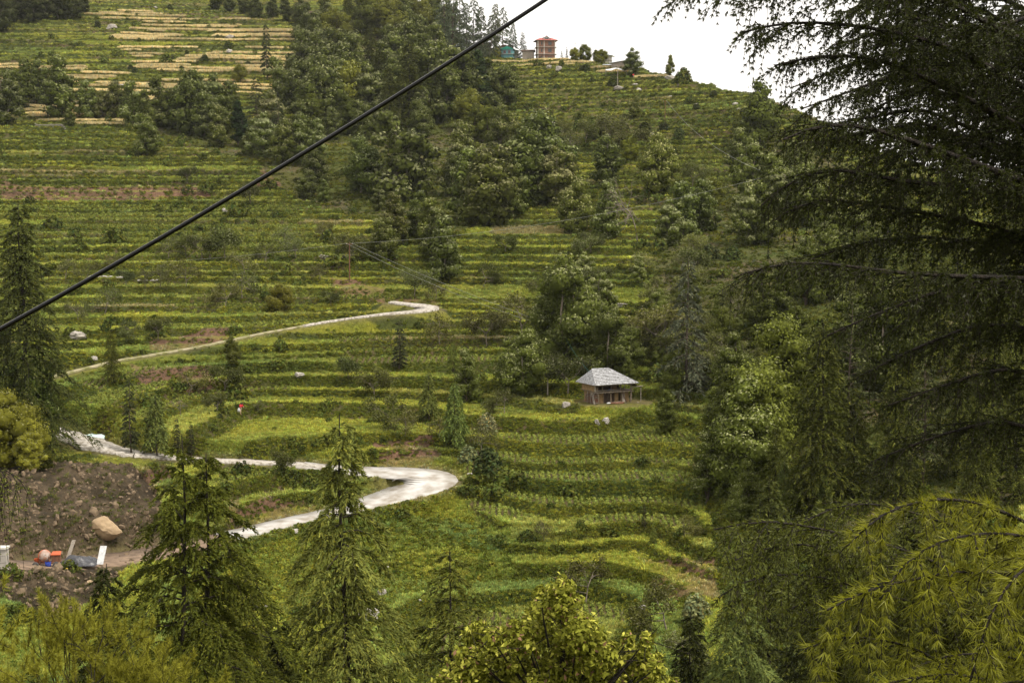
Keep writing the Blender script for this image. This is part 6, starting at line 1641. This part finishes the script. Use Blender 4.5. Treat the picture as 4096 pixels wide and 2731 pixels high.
# ------------------------------------------------------------------ people
def person(x, y, z, h, rz, lean, shirt, legs, label, bag=None):
    root = empty('person', (x, y, z), rz); tag(root, label, 'person')
    def skinned(name, V, E, R, mat):
        me = bpy.data.meshes.new(name); me.from_pydata([tuple(v) for v in V], E, []); me.materials.append(mat)
        o = link(name, me, root); md = o.modifiers.new('skin', 'SKIN')
        for i, r in enumerate(R): me.skin_vertices[0].data[i].radius = (r, r)
        me.skin_vertices[0].data[0].use_root = True
        s_ = o.modifiers.new('sub', 'SUBSURF'); s_.levels = 1; s_.render_levels = 1; return o
    s = h / 1.7; L_ = lean
    hip = (0, 0, 0.88*s); ch = (0, -0.25*L_*s, (1.28 - 0.1*L_)*s); nk = (0, -0.36*L_*s, (1.43 - 0.16*L_)*s); hd = (0, -0.44*L_*s, (1.60 - 0.2*L_)*s)
    V = [hip, ch, nk, hd, (0, hd[1], hd[2] + 0.09*s)]; E = [(0,1),(1,2),(2,3),(3,4)]; R = [0.13*s,0.14*s,0.055*s,0.095*s,0.06*s]
    for sg in (-1, 1):
        b = len(V); V += [(sg*0.18*s, ch[1], ch[2]+0.08*s), (sg*0.24*s, ch[1]-0.12*s, ch[2]-0.18*s), (sg*0.20*s, ch[1]-0.32*s, ch[2]-0.30*s), (sg*0.19*s, ch[1]-0.40*s, ch[2]-0.33*s)]
        E += [(1,b),(b,b+1),(b+1,b+2),(b+2,b+3)]; R += [0.06*s,0.045*s,0.035*s,0.04*s]
        b = len(V); V += [(sg*0.10*s, 0, 0.80*s), (sg*0.13*s, -0.05*s + sg*0.12*s, 0.45*s), (sg*0.13*s, sg*0.2*s, 0.06*s), (sg*0.13*s, sg*0.2*s - 0.15*s, 0.03*s)]
        E += [(0,b),(b,b+1),(b+1,b+2),(b+2,b+3)]; R += [0.09*s,0.065*s,0.045*s,0.04*s]
    skinned('body', V, E, R, M['skin'])
    tr = skinned('shirt', [(0,0,0.85*s), ch, (0,nk[1],nk[2]-0.04*s), (-0.19*s,ch[1],ch[2]+0.08*s), (-0.25*s,ch[1]-0.12*s,ch[2]-0.18*s), (0.19*s,ch[1],ch[2]+0.08*s), (0.25*s,ch[1]-0.12*s,ch[2]-0.18*s)], [(0,1),(1,2),(1,3),(3,4),(1,5),(5,6)], [0.165*s,0.175*s,0.08*s,0.08*s,0.065*s,0.08*s,0.065*s], shirt)
    skinned('trousers', [(0,0,0.90*s),(-0.10*s,0,0.78*s),(-0.13*s,-0.17*s,0.45*s),(-0.13*s,-0.2*s,0.12*s),(0.10*s,0,0.78*s),(0.13*s,0.07*s,0.45*s),(0.13*s,0.2*s,0.12*s)], [(0,1),(1,2),(2,3),(0,4),(4,5),(5,6)], [0.165*s,0.115*s,0.09*s,0.07*s,0.115*s,0.09*s,0.07*s], legs)
    MB().lathe([(0.001,0.13*s),(0.08*s,0.11*s),(0.112*s,0.03*s),(0.105*s,-0.04*s),(0.09*s,-0.10*s)], 10, ((0, hd[1]+0.02*s, hd[2]),(0,0,1))).build('hair', M['hair'], root, True)
    if bag:
        tag(MB().lathe([(0.001,-0.3*s),(0.16*s,-0.24*s),(0.19*s,0.0),(0.10*s,0.26*s),(0.03*s,0.30*s)], 10, ((x - 0.22*s*math.cos(rz), y - 0.22*s*math.sin(rz) - 0.1, z + 0.62*s),(0.1,0,1))).build('white_bag', bag, smooth=True), 'white bag carried by the person in the bean rows', 'bag')
M['red_cloth'] = surf('red_cloth', (0.70,0.03,0.05), (0.5,0.02,0.04), 6, 0.9, 0.1); M['tan_cloth'] = surf('tan_cloth', (0.45,0.33,0.22), (0.35,0.26,0.18), 6, 0.9, 0.1); M['navy_cloth'] = surf('navy_cloth', (0.05,0.03,0.10), (0.04,0.03,0.08), 6, 0.9, 0.1)
x, y, z = hit(240.4, 416.0); person(x, y, z + 0.3, 1.8, 0.9, 0.6, M['red_cloth'], M['tan_cloth'], 'person in a red top bending forward in the bean rows', M['white_cloth'])
x, y, z = hit(633.2, 78.0); person(x, y, z, 1.7, 0.3, 0.2, M['red_cloth'], M['navy_cloth'], 'person in red and dark clothes under the lone ridge tree')
x, y, z = hit(678.3, 87.6); person(x, y, z, 1.6, -0.6, 0.4, M['navy_cloth'], M['navy_cloth'], 'person in dark clothes among pale stones at the skyline end')

# ------------------------------------------------------------------ poles, wires, the cable
POLES = {}
for key, px, pb, ptp, lab in [('a',349.6,279,243,'tall rusty pole carrying two wires above the upper footpath'),('b',562,357,329,'rusty pole in front of the big oak above the hut'),('c',547.5,395,366,'thin grey pole standing left of the hut'),
                              ('d',617.5,88,66,'wire pole in front of the white canopy'),('e',665,120,101,'wire pole on the upper green slope at the right'),('f',575,60,43,'pole on the ridge right of the brick house')]:
    x, y, z = hit(px, pb); hgt = (pb - ptp) * y / F * 1.02
    root = empty('utility_pole', (x, y, z)); tag(root, lab, 'pole')
    MB().tube([(0,0,-0.4),(0.03,0,hgt)], [0.11,0.075], 8).build('pole', M['rust'] if key in 'abe' else M['grey_wood'], root)
    MB().beam((-0.55,0,hgt-0.35),(0.6,0,hgt-0.35),0.08).build('cross_arm', M['rust'], root)
    for s in (-0.5, 0.55): MB().lathe([(0.03,0),(0.06,0.03),(0.06,0.12),(0.03,0.16)], 8, ((s,0,hgt-0.31),(0,0,1))).build('insulator', M['pale_wall'], root)
    POLES[key] = (x, y, z + hgt - 0.17)
def wire(p, q, sag, r, mat, name, lab, cat='wire', n=24):
    p, q = np.array(p, float), np.array(q, float); t = np.linspace(0, 1, n)[:, None]
    P = p * (1 - t) + q * t; P[:, 2] -= (4 * sag * t * (1 - t))[:, 0]
    tv, tf = tubes([(P, np.full(n, r))], 6)
    return tag(link(name, np_mesh(name, tv, tf, mat, smooth=True)), lab, cat)
A_, B_ = POLES['a'], POLES['b']
o = lambda p, dx: (p[0] + dx, p[1], p[2])
wire(o(A_,-0.5), o(B_,-0.5), 1.0, 0.018, M['wire'], 'overhead_wire', 'lower of the two wires running down from the footpath pole')
wire(o(A_,0.55), o(B_,0.55), 0.5, 0.018, M['wire'], 'overhead_wire', 'upper of the two wires running down from the footpath pole')
far = (pt(760, 178, 250)); wire(o(A_,0.55), far, 2.0, 0.020, M['wire'], 'overhead_wire', 'long pale wire rising rightwards across the middle grove')
lf = pt(-60, 262, 300); wire(o(A_,-0.5), lf, 2.0, 0.018, M['wire'], 'overhead_wire', 'wire running left from the footpath pole through the orchard')
wire(o(POLES['e'],0.55), pt(760,170,260), 2.5, 0.020, M['wire'], 'overhead_wire', 'wire dropping right from the slope pole into the trees')
wire(o(POLES['f'],0.5), o(POLES['d'],-0.5), 1.0, 0.02, M['wire'], 'overhead_wire', 'wire between the ridge pole and the canopy pole')
wire((B_[0],B_[1],B_[2]-0.3), pt(590,372,193), 0.4, 0.014, M['teal'], 'blue_service_cable', 'blue-green cable slanting down from the oak pole to the hut', 'cable')
p0, p1 = np.array(pt(0, 329, 6.4)), np.array(pt(545, 0, 7.6)); dv = p1 - p0
t_ = np.linspace(-2.0, 3.6, 80)[:, None]
Pc = p0 + dv * t_ - np.array([0, 0, 1.0]) * 4 * 0.035 * t_ * (1 - t_)
tv, tf = tubes([(Pc, np.full(80, 0.0108))], 8)
tag(link('power_cable', np_mesh('power_cable', tv, tf, M['cable'], smooth=True)), 'thick black cable crossing the whole view diagonally', 'cable')

# ------------------------------------------------------------------ thin air between here and the ridge
hz_m, N, L = mat_new('haze_air')
out = N.new('ShaderNodeOutputMaterial'); vp = N.new('ShaderNodeVolumePrincipled')
vp.inputs['Color'].default_value = (0.93, 0.95, 1.0, 1); vp.inputs['Density'].default_value = 0.000038; vp.inputs['Anisotropy'].default_value = 0.2
L.new(vp.outputs[0], out.inputs['Volume'])
zlo, zhi = float(GZ.min()) - 1.0, float(GZ.max()) + 45.0
hb = MB().box(-3300, 3300, -300, 2900, zlo, zhi).build('haze', hz_m); tag(hb, kind='stuff')
# ------------------------------------------------------------------ labels that point out one tree each
ORD = ['first','second','third','fourth','fifth','sixth','seventh','eighth','ninth','tenth','eleventh','twelfth','thirteenth','fourteenth','fifteenth','sixteenth','seventeenth','eighteenth','nineteenth','twentieth']
def ordw(i):
    if i < 20: return ORD[i]
    tens = {2: 'twenty', 3: 'thirty', 4: 'forty', 5: 'fifty'}[(i + 1) // 10]
    r = (i + 1) % 10
    return {2: 'twentieth', 3: 'thirtieth', 4: 'fortieth', 5: 'fiftieth'}[(i + 1) // 10] if r == 0 else tens + '-' + ORD[r - 1]
_by = {}
for t in PLANTED: _by.setdefault((t[1], t[3]), []).append(t)
for (kd, reg), L_ in _by.items():
    L_.sort(key=lambda t: t[2])
    for i, t in enumerate(L_):
        o = t[0]
        if t[4]: o['label'] = t[4]
        elif len(L_) == 1: o['label'] = f"{LOOK[kd]} {reg}"
        else:
            where = 'leftmost' if i == 0 else ('rightmost' if i == len(L_) - 1 else ordw(i) + ' from left')
            o['label'] = f"{LOOK[kd]} {reg}, {where}"
        if len(L_) > 1 and not t[4]: o['group'] = f"{NAMES[kd][0].replace('_', ' ')}s {reg}"
